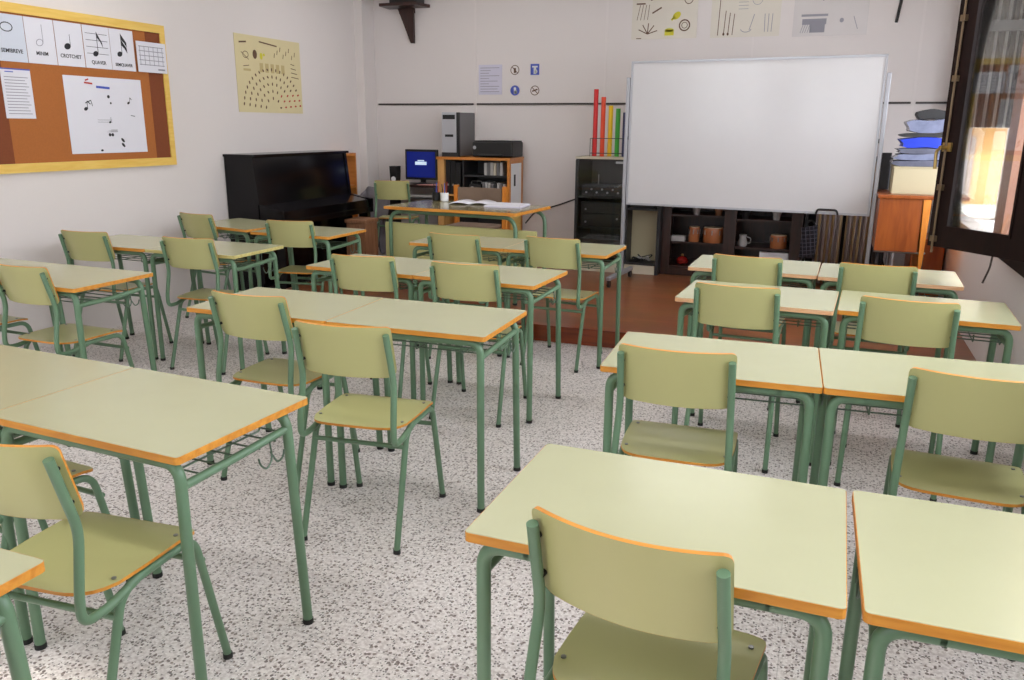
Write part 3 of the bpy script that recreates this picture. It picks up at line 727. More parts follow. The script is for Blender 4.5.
# ------------------------------------------------------------------ wall bracket shelf at the top
w = empty('wall_bracket', (-4.44, YF, 2.745)); tag(w, 'dark brown bracket shelf high on the front wall near the corner', 'shelf')
obj('shelf_board', prism([(-.26, -.002), (.24, -.002), (.20, -.26), (-.24, -.26)], 'xy', 0, .03), 'darkwood', w)
obj('brace', prism([(-.13, 0), (.06, 0), (.06, -.36), (.02, -.36)], 'xz', -.05, -.02), 'darkwood', w)
obj('back_plate', box(-.13, .06, -.02, 0, -.05, 0), 'darkwood', w)
k = obj('speaker', box(-.16, .16, -.22, -.01, .0305, .3, bev=.01), 'black', loc=(-4.42, YF, 2.745)); tag(k, 'black loudspeaker on the high corner bracket, cut off by the frame top', 'speaker')
k = obj('wall_cable', tube([(.445, YF - .01, ZC), (.44, YF - .01, 2.6), (.42, YF - .01, 2.43)], .013, seg=8), 'black'); tag(k, 'short black cable stub hanging at the top of the front wall', 'cable')

# ------------------------------------------------------------------ whiteboard on a wheeled stand
ang = math.atan2(-.18, 2.03)
wb = empty('whiteboard', (-.683, 7.20, PZ), ang); tag(wb, 'large white board on a wheeled grey metal stand in front of the dark cabinet', 'whiteboard')
W2 = 1.018; zb, zt = .835 - PZ, 2.065 - PZ
obj('writing_surface', box(-W2 + .015, W2 - .015, -.012, .008, zb + .015, zt - .015), 'board', wb)
bm = box(-W2, W2, -.018, .012, zb, zb + .018); box(-W2, W2, -.018, .012, zt - .018, zt, bm); box(-W2, -W2 + .018, -.018, .012, zb, zt, bm); box(W2 - .018, W2, -.018, .012, zb, zt, bm)
obj('frame', bm, 'alu', wb)
for sx in (-1, 1):
    p = obj('stand_post', box(sx * (W2 + .022) - .016, sx * (W2 + .022) + .016, -.02, .02, .07, 1.81, bev=.004), 'alu', wb)
    obj('stand_foot', box(sx * (W2 + .022) - .02, sx * (W2 + .022) + .02, -.36, .30, .065, .10, bev=.006), 'alu', wb)
    obj('pivot', cyl((sx * (W2 + .004), 0, 1.30), .018, .03, axis='x'), 'black', wb)
    for yy in (-.33, .27):
        obj('caster', cyl((sx * (W2 + .022), yy, .032), .032, .022, axis='x'), 'black', wb, True)
obj('handle', tube(fillet([(.615, -.03, zb + .005), (.625, -.045, zb + .04), (.77, -.045, zb + .04), (.78, -.03, zb + .005)], .02), .009), 'black', wb, True, label='black handle')

# ------------------------------------------------------------------ upright piano
p = empty('upright_piano', (XL + .008, 5.89, 0)); tag(p, 'glossy black upright piano against the left wall', 'piano')
L = 1.5
def pp(name, bm, m='black_gloss', **k): return obj(name, bm, m, p, **k)
prof = [(0, .04), (.33, .04), (.33, .12), (.345, .12), (.345, .80), (.30, 1.235), (0, 1.235)]
pp('side_panel', prism(prof, 'xz', 0, .04)); pp('side_panel', prism(prof, 'xz', L - .04, L))
pp('upper_front_panel', prism([(.30, .80), (.335, .80), (.29, 1.235), (.26, 1.235)], 'xz', .04, L - .04))
pp('lower_front_panel', box(.30, .33, .04, L - .04, .12, .66))
pp('bottom_board', box(.0, .33, .04, L - .04, .04, .12))
pp('back_panel', box(.0, .03, .04, L - .04, .12, 1.2))
pp('lid', box(-.005, .325, -.012, L + .012, 1.235, 1.258, bev=.004))
pp('keybed', box(.30, .60, .0, L, .645, .70, bev=.004))
for yy in (0, L - .05): pp('key_cheek', prism([(.33, .70), (.60, .70), (.60, .78), (.40, .815), (.33, .83)], 'xz', yy, yy + .05))
pp('fallboard', prism([(.34, .70), (.59, .70), (.585, .775), (.40, .81), (.34, .82)], 'xz', .052, L - .052))
for yy in (.02, L - .08): pp('leg', prism([(.50, .05), (.57, .05), (.575, .645), (.47, .645)], 'xz', yy, yy + .06))
for yy in (.0, L - .10): pp('toe_block', box(.30, .60, yy, yy + .10, .0, .05, bev=.005))
for k_ in range(3): pp('pedal', box(.33, .42, L / 2 - .10 + k_ * .085, L / 2 - .07 + k_ * .085, .06, .075, bev=.004), 'brass', label='brass pedal')
# narrow wooden shelf beyond the piano, stool, jacket
s = empty('wooden_rack', (-4.99, 7.5, 0)); tag(s, 'narrow light wooden rack just beyond the far end of the piano', 'rack')
obj('side_panel', box(0, .13, .0, .02, 0, 1.22), 'beechedge', s); obj('side_panel', box(0, .13, .33, .35, 0, 1.22), 'beechedge', s)
for z in (.1, .5, .85, 1.19): obj('shelf_board', box(0, .13, .02, .33, z, z + .025), 'beechedge', s)
s = empty('wooden_stool', (-4.42, 6.75, 0)); 
s.location = (-4.33, 7.05, PZ)
tag(s, 'brown wooden piano stool next to the keyboard end', 'stool')
obj('seat', box(-.12, .12, -.13, .13, .45, .49, bev=.008), 'brownwood', s)
obj('apron', box(-.105, .105, -.115, .115, .10, .45), 'brownwood', s)
for sx in (-1, 1):
    for sy in (-1, 1): obj('leg', box(sx * .09 - .02, sx * .09 + .02, sy * .10 - .02, sy * .10 + .02, 0, .38), 'brownwood', s)
# jacket hanging over the stool / chair side
bm = bmesh.new(); G0 = []
nu, nv = 16, 16
for i in range(nu + 1):
    row = []
    for j in range(nv + 1):
        u = i / nu; v = j / nv
        x = -4.62 + .24 * u + .03 * math.sin(v * 7) - .03 * v
        yy = 7.48 + .05 * math.sin(u * 9 + v * 3) + .05 * math.sin(u * 17 - v * 4) * v + .22 * u
        z = .80 - .58 * v + .05 * math.sin(u * 5) + (.12 * u * (1 - v))
        row.append(bm.verts.new((x, yy, z)))
    G0.append(row)
for i in range(nu):
    for j in range(nv): bm.faces.new((G0[i][j], G0[i + 1][j], G0[i + 1][j + 1], G0[i][j + 1]))
k = obj('jacket', bm, 'jacket', None, True); md = k.modifiers.new('thickness', 'SOLIDIFY'); md.thickness = .02; md2 = k.modifiers.new('smooth', 'SUBSURF'); md2.levels = md2.render_levels = 1
tag(k, 'crumpled grey jacket hanging beside the piano and the platform chair', 'jacket')

# ------------------------------------------------------------------ teacher desk
td = empty('teacher_desk', (-2.82, 6.28, PZ), R(-4.5)); tag(td, 'long green-topped teacher desk with orange edge and green front panel on the platform', 'desk')
W, D, Z = .615, .35, .74
top = obj('tabletop', prism(rrect(-W + .005, W - .005, -D + .005, D - .005, .01, 3), 'xy', Z - .025, Z), mat('teacher_top', (132, 124, 88), .16), td)
obj('edge_band', ring_prism(rrect(-W, W, -D, D, .014, 3), rrect(-W + .005, W - .005, -D + .005, D - .005, .01, 3), Z - .025, Z - .0008), 'edge', top)
for sy in (-1, 1):
    for sx in (-1, 1):
        o = obj('leg', tube(fillet([(sx * (W - .03), sy * (D - .06), .012), (sx * (W - .03), sy * (D - .06), Z - .045), (sx * (W - .26), sy * (D - .06), Z - .045)], .15, 8), .0165, seg=12), 'tube', td, True)
        obj('rubber_foot', cyl((sx * (W - .03), sy * (D - .06), .008), .019, .016), 'rubber', o)
    obj('cross_bar', tube([(-W + .25, sy * (D - .06), Z - .045), (W - .25, sy * (D - .06), Z - .045)], .0165), 'tube', td, True)
obj('modesty_panel', box(-.672, .745, -.245, -.225, .16, .595, bev=.004), 'chairply', td, label='wide green front panel')
# books and papers on it
def on_desk(name, lab, cat, pts_center, sx, sy, h, a, m, z=PZ + .74, extra=None):
    k = obj(name, box(-sx, sx, -sy, sy, 0, h, bev=min(.002, h / 3)), m, loc=(*pts_center, z + .0005), rz=R(a)); tag(k, lab, cat); return k
# open magazine: two curved leaves
bm = bmesh.new(); rows = []
for v in (-.14, .14):
    rows.append([bm.verts.new((.18 * (i / 12 * 2 - 1), v, .004 + .022 * abs(math.sin(math.pi * (i / 12)) * math.cos(math.pi * i / 12)) * 1.4)) for i in range(13)])
for i in range(12): bm.faces.new((rows[0][i], rows[0][i + 1], rows[1][i + 1], rows[1][i]))
k = obj('open_magazine', bm, 'paper', None, True, loc=(-2.87, 6.50, PZ + .7435), rz=R(10)); md = k.modifiers.new('thickness', 'SOLIDIFY'); md.thickness = .006; md.offset = -1
tag(k, 'open white magazine lying left on the teacher desk', 'magazine')
k = on_desk('ring_binder', 'lavender-white booklet lying right on the teacher desk', 'booklet', (-2.50, 6.38), .16, .15, .012, 4, 'lav')
obj('page_block', box(-.155, .157, -.147, .147, .012, .018), 'paper', k)
for i, (x, yy, m, lab) in enumerate(((-3.27, 6.60, 'black', 'dark pen cup at the back of the teacher desk'), (-3.17, 6.56, 'white', 'white mug with pens at the back of the teacher desk'))):
    k = obj('pen_cup', lathe([(.03, 0), (.036, .005), (.038, .075), (.034, .075), (.03, .01)]), m, None, True, loc=(x, yy, PZ + .741)); tag(k, lab, 'pen cup')
    for q in range(3): obj('pen', tube([(.01 * (q - 1), .004 * q, .02), (.02 * (q - 1), .012 * q - .01, .15 + .01 * q)], .004, seg=6), ['ink', 'inkblue', 'inkred'][q], k)
# teacher chair with taupe back, facing the class
tc = empty('wooden_chair', (-3.17, 7.16, PZ), R(-2)); tag(tc, 'wooden chair with taupe upholstered back behind the teacher desk', 'chair')
obj('seat', box(-.23, .23, -.22, .20, .43, .47, bev=.012), 'fabric', tc)
bm = bmesh.new(); n = 10
for z in (.62, .86):
    pass
prism([(-.235 + .47 * i / n, .17 + .03 * math.sin(math.pi * i / n)) for i in range(n + 1)] + [(.235 - .47 * i / n, .19 + .03 * math.sin(math.pi * i / n)) for i in range(n + 1)], 'xy', .60, .81, bm)
obj('backrest', bm, 'fabric', tc)
for sx in (-1, 1):
    obj('back_post', prism([(sx * .255 - .02, 0), (sx * .255 + .02, 0), (sx * .262 + .02, .83), (sx * .262 - .02, .83)], 'xz', .17, .21), 'orangelight', tc)
    obj('leg', box(sx * .22 - .018, sx * .22 + .018, -.21, -.17, 0, .43), 'orangelight', tc)
    obj('arm_rail', box(sx * .25 - .02, sx * .25 + .02, -.20, .18, .60, .625, bev=.005), 'orangelight', tc)

# ------------------------------------------------------------------ computer corner
sh = empty('computer_shelf', (-3.93, 7.97, PZ)); tag(sh, 'beech shelf unit holding the PC tower and printer, at the front wall', 'shelf unit')
Wd, Dp, Hh = .83, .40, 1.195 - PZ
obj('side_panel', box(0, .075, 0, Dp, 0, Hh - .028), 'beech', sh)
sp2 = obj('side_panel', box(Wd - .028, Wd, 0, Dp, 0, Hh - .028), 'beechedge', sh)
obj('top_board', box(-.01, Wd + .01, -.01, Dp, Hh - .028, Hh), 'beechedge', sh)
obj('back_board', box(.075, Wd - .028, Dp - .01, Dp, 0, Hh - .028), 'charcoal', sh)
for z in (.30, .66, .87): obj('shelf_board', box(.28 if z > .7 else .075, Wd - .028, .03, Dp - .01, z, z + .02), 'charcoal' if z > .7 else 'beech', sh)
obj('divider', box(.28, .298, .03, Dp - .01, .32, Hh - .03), 'charcoal', sh)
obj('paper_notice', box(Wd, Wd + .002, .04, .34, .55, Hh - .06), 'white', sh, label='white paper stuck on the side with a dark mark')
obj('mark', box(Wd + .002, Wd + .003, .12, .17, .78, .90), 'ink', sp2)
obj('yellow_strip', box(Wd, Wd + .002, .04, .34, .30, .52), 'yellowwood', sh)
x0 = -3.93
for i in range(6):
    k = obj('book', box(0, .031, -.11, .11, 0, .125 + .004 * (i % 3), bev=.002), ['lgrey', 'grey', 'lgrey', 'beige', 'grey', 'lgrey'][i], loc=(x0 + .52 + i * .036, 8.13, PZ + .8905))
    tag(k, ['light grey book in the upper row of the computer shelf, leftmost', 'dark grey book, second in the upper shelf row', 'light grey book, third in the upper shelf row', 'beige book, fourth in the upper shelf row', 'dark grey book, fifth in the upper shelf row', 'light grey book at right end of the upper shelf row'][i], 'book', 'books on the upper level of the computer shelf')
for i in range(8):
    k = obj('book', box(0, .026, -.11, .11, 0, .14 - .006 * (i % 4), bev=.002), ['grey', 'lgrey', 'lgrey', 'grey', 'charcoal', 'lgrey', 'grey', 'lgrey'][i], loc=(x0 + .50 + i * .034, 8.13, PZ + .6805))
    tag(k, 'grey book standing in the lower row of the computer shelf', 'book', 'books on the lower level of the computer shelf')
for i in range(3):
    k = obj('box_file', box(0, .055, -.12, .12, 0, .37 - .02 * i, bev=.003), 'black', loc=(x0 + .082 + i * .060, 8.12, PZ + .6805))
    obj('finger_ring', cyl((.027, -.121, .10), .012, .004, axis='y'), 'steel', k)
    tag(k, ['tall black box file, left of three in the computer shelf', 'black box file, middle of three in the computer shelf', 'black box file, right of three in the computer shelf'][i], 'box file', 'black box files in the computer shelf')
k = empty('radio', (x0 + .40, 8.10, PZ + .681)); tag(k, 'small dark grey radio on the shelf behind the pen cups', 'radio')
obj('body', box(-.07, .07, -.05, .05, 0, .11, bev=.006), 'charcoal', k); obj('speaker_grille', cyl((-.03, -.051, .055), .03, .004, axis='y'), 'lgrey', k); obj('handle', tube(fillet([(-.06, 0, .11), (-.06, 0, .14), (.06, 0, .14), (.06, 0, .11)], .02), .004), 'steel', k, True)
# PC tower
zt_ = 1.1955
k = empty('pc_tower', (-3.775, 7.985, zt_)); tag(k, 'silver and grey PC tower standing on the beech shelf', 'computer')
TH = .455
obj('case', box(-.085, .10, .02, .40, 0.008, TH, bev=.004), 'grey', k)
fp = obj('front_bezel', box(-.10, .07, -.012, .02, .0, TH, bev=.006), 'silver', k)
obj('drive_bay', box(-.085, .055, -.016, -.01, .385, .43), 'black', fp); obj('drive_slot', box(-.06, .035, -.016, -.01, .205, .23), 'black', fp)
obj('base_strip', box(-.10, .085, -.014, .02, 0, .045), 'charcoal', k); obj('dark_edge', box(.07, .10, -.013, .02, .0, TH, bev=.003), 'black', k)
k = empty('printer', (-3.31, 8.14, zt_)); tag(k, 'low black printer on the right half of the beech shelf', 'printer')
obj('body', box(-.215, .235, -.16, .16, .006, .160, bev=.012), 'black', k); obj('paper_tray', box(-.14, .14, -.20, -.16, .02, .035, bev=.003), 'charcoal', k); obj('logo_disc', cyl((-.19, -.161, .10), .018, .004, axis='y'), 'silver', k)
obj('cover', box(-.20, .225, -.15, .15, .160, .172, bev=.004), 'charcoal', k)
# computer table
ct = empty('computer_table', (-4.62, 8.0, PZ)); tag(ct, 'small dark computer table under the monitor', 'table')
obj('table_top', box(0, .685, 0, .36, .74, .765), 'darkwood', ct); obj('keyboard_shelf', box(.02, .66, -.06, .30, .62, .635), 'charcoal', ct)
for xx in (0, .665): obj('side_panel', box(xx, xx + .02, 0, .36, 0, .74), 'charcoal', ct)
mo = empty('monitor', (-4.195, 8.13, PZ + .7655)); tag(mo, 'black computer monitor with a blue login screen', 'monitor')
obj('base', lathe([(.11, 0), (.11, .008), (.03, .02)]), 'black', mo, True); obj('neck', box(-.03, .03, .01, .03, .01, .12), 'black', mo)
b = obj('bezel', box(-.195, .195, -.03, .015, .05, .375, bev=.006), 'black', mo)
obj('screen', box(-.172, .172, -.0325, -.029, .075, .35), mat('blue_screen', (22, 34, 116), .2, emit=.35), b)
bm = box(-.07, .07, -.0335, -.032, .21, .245); box(-.04, .04, -.0335, -.032, .25, .262, bm)
obj('login_window', bm, mat('screen_white', (200, 220, 240), .3, emit=.6), b)
k = empty('desk_speaker', (-4.53, 8.12, PZ + .7655)); tag(k, 'small black desktop speaker left of the monitor', 'speaker')
obj('cabinet', prism([(-.035, 0), (.035, 0), (.045, .19), (-.045, .19)], 'xz', -.05, .05), 'black', k); obj('cone', cyl((.005, -.052, .05), .028, .006, axis='y'), 'white', k, True)
k = obj('keyboard', box(-.19, .19, -.06, .06, 0, .02, bev=.004), 'lgrey', loc=(-4.18, 8.02, PZ + .6355)); tag(k, 'grey keyboard on the pull-out shelf under the monitor', 'keyboard')
k = obj('paper_sheet', box(-.12, .12, -.08, .08, 0, .006), 'pink', loc=(-4.08, 8.07, PZ + .7655), rz=.1); tag(k, 'pink paper lying in front of the monitor', 'paper')
k = obj('power_cable', tube(fillet([(-2.35, 8.2, .80), (-2.5, 8.36, .77), (-2.68, 8.36, .70), (-2.95, 8.36, .62), (-3.02, 8.25, .50)], .08), .008, seg=8), 'black', None, True); tag(k, 'black cable sagging along the front wall between rack and teacher desk', 'cable')

# ------------------------------------------------------------------ audio rack + second unit
ra = empty('audio_rack', (-2.31, 7.72, PZ)); tag(ra, 'tall black glass-door rack with stereo equipment, coloured tubes on top', 'audio rack')
RW, RD, RH = .50, .48, 1.235 - PZ
bm = box(0, .03, 0, RD, .10, RH); box(RW - .03, RW, 0, RD, .10, RH, bm); box(0, RW, RD - .01, RD, .10, RH, bm)
obj('case', bm, 'charcoal', ra); obj('top_board', box(-.005, RW + .005, -.005, RD, RH - .022, RH), 'beige', ra)
obj('plinth', box(0, RW, .01, RD, 0, .10), 'beige', ra, label='cream plinth')
for z in (.10, .42, .72): obj('shelf_board', box(.03, RW - .03, .03, RD - .01, z, z + .015), 'charcoal', ra)
fr = obj('door_frame', box(.0, .02, -.012, 0, .10, RH - .03), 'charcoal', ra); obj('door_glass', box(.02, RW - .005, -.008, -.004, .10, RH - .03), 'glass', ra)
for yy in (RH - .06,): obj('door_clip', box(RW - .10, RW - .03, -.018, -.008, yy, yy + .02), 'steel', ra)
def device(x, y, z, w, h, lab, knobs=0, m='black'):
    k = empty('audio_device', (x, y, z)); tag(k, lab, 'audio device')
    obj('body', box(-w / 2, w / 2, 0, .30, 0, h, bev=.004), m, k)
    bm = bmesh.new()
    for q in range(knobs): cyl((-w / 2 + .05 + q * (w - .1) / max(1, knobs - 1), -.006, h * (.35 + .3 * (q % 2))), .010, .014, bm, axis='y', seg=10)
    if knobs: obj('knob', bm, 'silver', k)
    obj('display', box(-w / 2 + .03, -w / 2 + .13, -.002, .001, h * .55, h * .85), 'charcoal', k)
    return k
xc = -2.31 + RW / 2
device(xc, 7.80, PZ + .7355, .42, .10, 'mixer-like black device with silver knobs on the top rack shelf', 7)
device(xc, 7.80, PZ + .4355, .42, .13, 'black amplifier, lower of two on the middle rack shelf', 2)
device(xc, 7.80, PZ + .5675, .42, .11, 'black player, upper of two on the middle rack shelf', 1)
device(xc, 7.80, PZ + .1155, .42, .20, 'large black device at the bottom of the rack', 2)
k = obj('antenna', tube([(0, 0, 0), (0, 0, .10)], .006, seg=6), 'steel', loc=(xc - .08, 7.95, PZ + .8365)); tag(k, 'small antenna stub on the top rack device', 'antenna')
# tube holder and tubes
wh = empty('tube_holder', (-2.0, 7.85, 1.2355)); tag(wh, 'thin wire holder around the coloured tubes on the rack', 'holder')
for z in (.03, .17): obj('wire_hoop', tube(fillet([(-.20, -.04, z), (.20, -.04, z), (.20, .04, z), (-.20, .04, z), (-.20, -.04, z)], .02), .003, seg=6), 'charcoal', wh, True)
for x in (-.20, .20):
    for yy in (-.04, .04): obj('wire_upright', tube([(x, yy, 0), (x, yy, .17)], .003, seg=6), 'charcoal', wh)
for x, zt2, m, lab in ((-2.165, 1.862, 'red', 'tallest red percussion tube, leftmost on the rack'), (-2.09, 1.79, 'redor', 'orange-red percussion tube second from the left'), (-2.015, 1.712, 'yellow', 'yellow percussion tube in the middle of the row'), (-1.943, 1.684, 'green', 'green percussion tube right of the yellow one'), (-1.872, 1.648, 'navy', 'navy blue percussion tube beside the whiteboard post')):
    k = obj('percussion_tube', lathe([(.022, 0), (.022, zt2 - 1.236), (.0195, zt2 - 1.236), (.0195, .01)]), m, None, True, loc=(x, 7.85, 1.236)); tag(k, lab, 'tube', 'coloured percussion tubes on the audio rack')
# second unit
u2 = empty('open_cabinet', (-1.80, 7.74, PZ)); tag(u2, 'open dark-framed cabinet with beige back, behind the whiteboard post', 'cabinet')
bm = box(0, .015, 0, .46, .09, RH); box(.305, .335, 0, .46, .0, RH, bm); box(0, .34, 0, .46, RH - .02, RH, bm); box(.02, .30, .0, .44, .09, .11, bm); box(.02, .30, .0, .44, .62, .64, bm)
obj('case', bm, 'charcoal', u2); obj('back_panel', box(.015, .305, .22, .23, .11, RH - .02), 'card', u2); obj('plinth', box(0, .30, .01, .44, 0, .09), 'beige', u2, label='cream plinth')
k = obj('amplifier', box(-.12, .12, 0, .19, 0, .10, bev=.005), 'black', loc=(-1.64, 7.76, PZ + .6405)); tag(k, 'black box on the upper shelf of the open cabinet', 'audio device')
for q in range(3):
    rr = random.Random(q + 5); pts = [(-1.76 + .24 * rr.random(), 7.78 + .15 * rr.random(), PZ + .122 + .07 * rr.random() * (i % 2)) for i in range(8)]
    k = obj('coiled_cable', tube(fillet(pts, .05), .006, seg=6), ['black', 'lgrey', 'charcoal'][q], None, True)
    tag(k, ['black cable tangle in the open cabinet', 'light grey cable lying in the open cabinet', 'charcoal cable at the bottom of the open cabinet'][q], 'cable')
for v in ():
    pass

# ------------------------------------------------------------------ dark display cabinet
dc = empty('display_cabinet', (-1.46, 7.85, PZ)); tag(dc, 'dark brown wooden display cabinet full of small drums behind the whiteboard', 'cabinet')
CW, CD, CH = 1.28, .48, 1.30
bm = bmesh.new()
for a, b in ((0, .08), (.58, .69), (1.18, 1.28)): box(a, b, 0, .03, .0, CH, bm)
box(.08, 1.18, 0, .03, 0, .07, bm); box(.08, 1.18, 0, .03, CH - .08, CH, bm)
obj('front_frame', bm, 'darkwood', dc)
bm = box(0, .02, .03, CD, 0, CH); box(CW - .02, CW, .03, CD, 0, CH, bm); box(.02, CW - .02, CD - .015, CD, 0, CH, bm); box(.62, .64, .03, CD - .015, 0, CH, bm)
obj('carcass', bm, 'darkwood', dc)
for z in (.07, .305, .565, .85): 
    obj('shelf_board', box(.02, .62, .035, CD - .02, z, z + .018), 'darkwood', dc); obj('shelf_board', box(.64, CW - .02, .035, CD - .02, z - .02, z - .002), 'darkwood', dc)
obj('top_board', box(-.02, CW + .02, -.02, CD, CH, CH + .03), 'darkwood', dc)
def drum(x, y, z, r, h, m, lab):
    k = empty('hand_drum', (x, y, z)); tag(k, lab, 'drum')
    obj('shell', lathe([(r * .96, 0), (r, .01), (r, h - .01), (r * .96, h)]), m, k, True); obj('drum_head', cyl((0, 0, h + .002), r * .93, .004), 'drumskin', k)
    for q in range(8): a = q * math.pi / 4; obj('tension_lug', cyl((r * 1.03 * math.cos(a), r * 1.03 * math.sin(a), h * .7), .006, h * .3, seg=6), 'steel', k)
SZ = PZ + .3235
drum(-1.168, 7.95, SZ, .052, .14, 'drum', 'narrow orange wooden drum on the left shelf of the dark cabinet')
drum(-.99, 7.97, SZ, .095, .14, 'drum', 'wide orange-brown drum on the left shelf of the dark cabinet')
drum(-.385, 7.96, PZ + .3035, .075, .12, 'drum', 'orange drum with chrome lugs on the right shelf of the dark cabinet')
k = obj('small_box', box(-.065, .065, -.05, .05, 0, .05, bev=.004), 'lgrey', loc=(-1.315, 7.95, SZ)); tag(k, 'small pale box at the left end of the cabinet shelf', 'box')
k = empty('metal_jug', (-.71, 7.96, PZ + .3035)); tag(k, 'small pale metal jug on the cabinet shelf between the drums', 'jug')
obj('body', lathe([(.035, 0), (.045, .03), (.03, .08), (.036, .11)]), 'lgrey', k, True); obj('handle', tube(fillet([(.035, 0, .09), (.075, 0, .08), (.07, 0, .03), (.04, 0, .03)], .02), .005), 'lgrey', k, True)
k = obj('white_carton', box(-.13, .13, -.06, .06, 0, .175, bev=.003), 'white', loc=(-.415, 7.98, PZ + .0885)); tag(k, 'white carton on the bottom shelf of the dark cabinet', 'box')
k = empty('red_castanet', (-1.27, 7.96, PZ + .0885)); tag(k, 'glossy red rounded object on the bottom left cabinet shelf', 'percussion toy')
obj('shell', lathe([(.02, 0), (.055, .02), (.06, .045), (.04, .075), (.01, .085)]), 'redobj', k, True); obj('knob', lathe([(.008, 0), (.016, .01), (.008, .025)], c=(0, 0, .083)), 'brass', k, True)
for i, x in enumerate((-1.16, -.95, -.70, -.42)):
    k = obj('shelf_cup', lathe([(.03, 0), (.034, .06), (.045, .075), (.04, .075), (.03, .01)]), ['lgrey', 'brownwood', 'charcoal', 'lgrey'][i], None, True, loc=(x, 7.96, PZ + (.5835 if x < -.85 else .5635)))
    tag(k, ['pale cup on the upper cabinet shelf just below the whiteboard, far left', 'brown cup on the upper shelf of the left cabinet bay', 'dark cup on the upper shelf of the right cabinet bay', 'pale cup on the upper shelf of the right cabinet bay'][i], 'cup', 'cups on the upper cabinet shelf')
# striped curtain unit and checked bag
cu = empty('curtained_shelf', (-.12, 7.82, PZ)); tag(cu, 'shelf unit closed by brown striped curtains, right of the dark cabinet', 'shelf unit')
bm = box(-.04, -.02, 0, .45, 0, 1.15); box(.60, .62, 0, .45, 0, 1.15, bm); box(-.04, .62, 0, .45, 1.13, 1.15, bm); box(-.02, .60, .43, .44, 0, 1.13, bm)
obj('case', bm, 'charcoal', cu)
for a, b in ((.05, .27), (.30, .52)):
    bm = bmesh.new(); n = 44; rows = []
    for z in (.03, 1.12): rows.append([bm.verts.new((a + (b - a) * i / n, -.03 + .018 * math.sin(i * .75), z)) for i in range(n + 1)])
    for i in range(n): bm.faces.new((rows[0][i], rows[0][i + 1], rows[1][i + 1], rows[1][i]))
    k = obj('curtain', bm, 'stripes', cu, True); md = k.modifiers.new('thickness', 'SOLIDIFY'); md.thickness = .004
bm = bmesh.new(); G0 = []
for i in range(11):
    G0.append([bm.verts.new((.14 * (i / 10 - .5) * (1 - .25 * abs(j / 10 - .5)), -.035 * math.sin(math.pi * j / 10) * math.sin(math.pi * i / 10) + .008 * math.sin(i * 2), .30 * (1 - j / 10) - .03 * (1 - i / 10) * (1 - j / 10))) for j in range(11)])
for i in range(10):
    for j in range(10): bm.faces.new((G0[i][j], G0[i + 1][j], G0[i + 1][j + 1], G0[i][j + 1]))
k = empty('checked_bag', (-.115, 7.66, .39)); tag(k, 'black and white checked cloth bag hanging left of the striped curtain', 'bag')
b = obj('bag_body', bm, 'checker', k, True); md = b.modifiers.new('thickness', 'SOLIDIFY'); md.thickness = .03
obj('bag_handle', tube(fillet([(-.04, 0, .27), (-.02, .03, .33), (.02, .03, .33), (.045, 0, .29)], .03), .008), 'black', k, True)

# ------------------------------------------------------------------ right front corner
wd = empty('wooden_cabinet', (.375, 6.80, PZ)); tag(wd, 'orange varnished wooden cabinet on legs right of the whiteboard', 'cabinet')
obj('drawer_box', box(0, .30, .0, .55, .485, .885, bev=.004), 'orangewood', wd)
obj('top_board', box(-.015, .60, -.02, .58, .885, .912, bev=.005), 'orangewood', wd)
obj('side_board', prism([(.300, .885), (.355, .885), (.345, .40), (.335, .30), (.318, .40)], 'xz', -.01, .55), 'orangelight', wd, label='lighter tapered side board')
obj('support_rail', tube([(.0, .02, .478), (.36, .02, .478)], .008), 'steel', wd, True)
for x in (.03, .14, .345):
    for yy in (.05, .50): obj('leg', tube([(x, yy, .0), (x, yy, .485)], .012), 'charcoal' if x < .1 or x > .3 else 'alu', wd, True)
k = empty('wooden_crate', (.70, 7.50, PZ)); tag(k, 'low orange wooden box on the platform under the window corner', 'box')
obj('body', box(0, .25, 0, .45, 0, .49, bev=.004), 'orangewood', k); obj('lid', box(-.01, .255, -.01, .46, .49, .512, bev=.003), 'orangewood', k)
tz = PZ + .9125
k = empty('cardboard_box', (.60, 7.08, tz)); tag(k, 'cream cardboard box on the orange cabinet', 'box')
obj('body', box(-.145, .17, -.17, .20, 0, .195, bev=.003), 'card', k); obj('lid', box(-.15, .175, -.175, .205, .195, .205, bev=.002), 'card', k)
def bag(name, x, y, z, sx, sy, h, m, lab, cat, seed):
    bm = bmesh.new(); bmesh.ops.create_cube(bm, size=1); bmesh.ops.subdivide_edges(bm, edges=bm.edges[:], cuts=7, use_grid_fill=True)
    rr = random.Random(seed); ph = [rr.random() * 6 for _ in range(6)]
    for v in bm.verts:
        c = v.co; e = 1 - .35 * (abs(c.x) * 2) ** 4
        zz = c.z * e + .05 * math.sin(c.x * 9 + ph[0]) + .04 * math.sin(c.y * 11 + ph[1] + c.x * 5)
        v.co = Vector((c.x * sx * (1 - .08 * math.sin(c.z * 4 + ph[2])) , c.y * sy, max(0, (zz + .5)) * h))
    k = obj(name, bm, m, None, True, loc=(x, y, z)); tag(k, lab, cat); return k
bz = tz + .206
bag('plastic_folder', 0.65, 7.08, bz, .40, .34, .045, 'greyplastic', 'grey plastic folder, lowest of the stack on the cardboard box', 'folder', 1)
bag('plastic_folder', 0.64, 7.08, bz + .047, .37, .33, .045, 'pale_bag', 'pale grey plastic folder, second from the bottom of the stack', 'folder', 2)
bag('plastic_folder', 0.65, 7.08, bz + .094, .36, .33, .04, 'greyplastic', 'grey plastic folder right under the blue one', 'folder', 3)
bag('blue_folder', 0.65, 7.08, bz + .137, .33, .33, .075, 'blue', 'bright blue folder near the top of the stack', 'folder', 4)
bag('dark_folder', 0.65, 7.08, bz + .214, .33, .33, .03, 'charcoal', 'thin dark folder between the blue folder and the top bag', 'folder', 5)
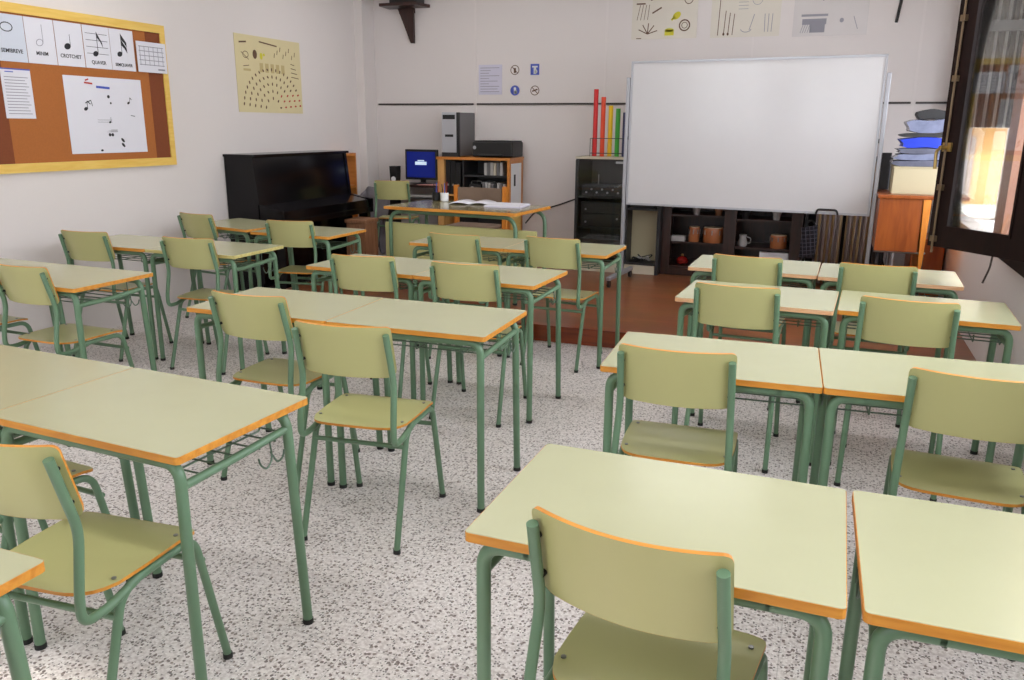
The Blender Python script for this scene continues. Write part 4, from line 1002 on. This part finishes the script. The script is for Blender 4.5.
bag('plastic_bag', 0.67, 7.08, bz + .246, .31, .33, .095, 'pale_bag', 'crumpled shiny grey-blue plastic bag on top of the stack', 'bag', 6)
bag('grey_cloth', .68, 7.10, bz + .345, .20, .25, .07, 'charcoal', 'dark grey folded cloth heaped on the very top', 'cloth', 7)
G = 'folded black music stands behind the orange cabinet'
for i, (x, yy, h) in enumerate(((.42, 7.62, 1.20), (.50, 7.75, 1.12))):
    k = empty('music_stand', (x, yy, PZ), i * .4); tag(k, ['folded black music stand close to the whiteboard post', 'folded black music stand further right against the wall'][i], 'music stand', G)
    obj('pole', tube([(0, 0, .12), (0, 0, h)], .011), 'black', k, True)
    obj('desk_plate', box(-.05, .05, -.02, .01, h - .30, h, bev=.003), 'charcoal', k)
    for q in range(3): a = q * 2.1; obj('leg', tube([(0, 0, .3), (.10 * math.cos(a), .10 * math.sin(a), .01)], .007, seg=6), 'black', k)
    obj('knob', cyl((0, -.02, .7), .014, .03, axis='y'), 'silver', k)

# ------------------------------------------------------------------ outside
M['f1'] = mat('facade_orange', (176, 134, 84), .8); M['f2'] = mat('facade_white', (188, 184, 178), .8); M['f3'] = mat('facade_glass', (130, 110, 100), .3)
bd = empty('apartment_building', (3.2, 17, -6)); tag(bd, 'sunlit orange and cream apartment building seen through the window glass', 'building')
obj('facade', box(-3.5, 7, 0, 6, 0, 16), 'f1', bd)
for z in (4.8, 5.75, 7.55, 8.5, 10.5): obj('balcony_slab', box(-3.5, 7, -.5, 0, z, z + .45), 'f2', bd)
for x in (-2.6, -1.3, .2, 1.6, 3.2):
    for z in (6.3, 9.1): 
        w_ = obj('window', box(x, x + .5, -.04, 0, z, z + 1.1), 'f3', bd)
        obj('window_frame', box(x - .06, x, -.06, 0, z - .05, z + 1.15), 'f2', w_)
k = obj('ground_outside', box(XR + .6, 16, -12, 30, -6.1, -6), 'f2'); k['kind'] = 'structure'

# ------------------------------------------------------------------ light
wld = bpy.data.worlds.new('sky'); bpy.context.scene.world = wld; wld.use_nodes = True
bg = wld.node_tree.nodes['Background']; bg.inputs[0].default_value = (.88, .93, 1, 1); bg.inputs[1].default_value = 7.0
sun = bpy.data.lights.new('sun', 'SUN'); sun.energy = 5; sun.angle = R(2); sun.color = (1, .93, .82)
so = bpy.data.objects.new('sun', sun); C.objects.link(so); so.rotation_euler = Vector((.35, .75, -.62)).to_track_quat('-Z', 'Y').to_euler()
vs = bpy.context.scene.view_settings
vs.view_transform = 'Standard'; vs.look = 'None'; vs.gamma = 1; vs.use_curve_mapping = False; vs.exposure = 0
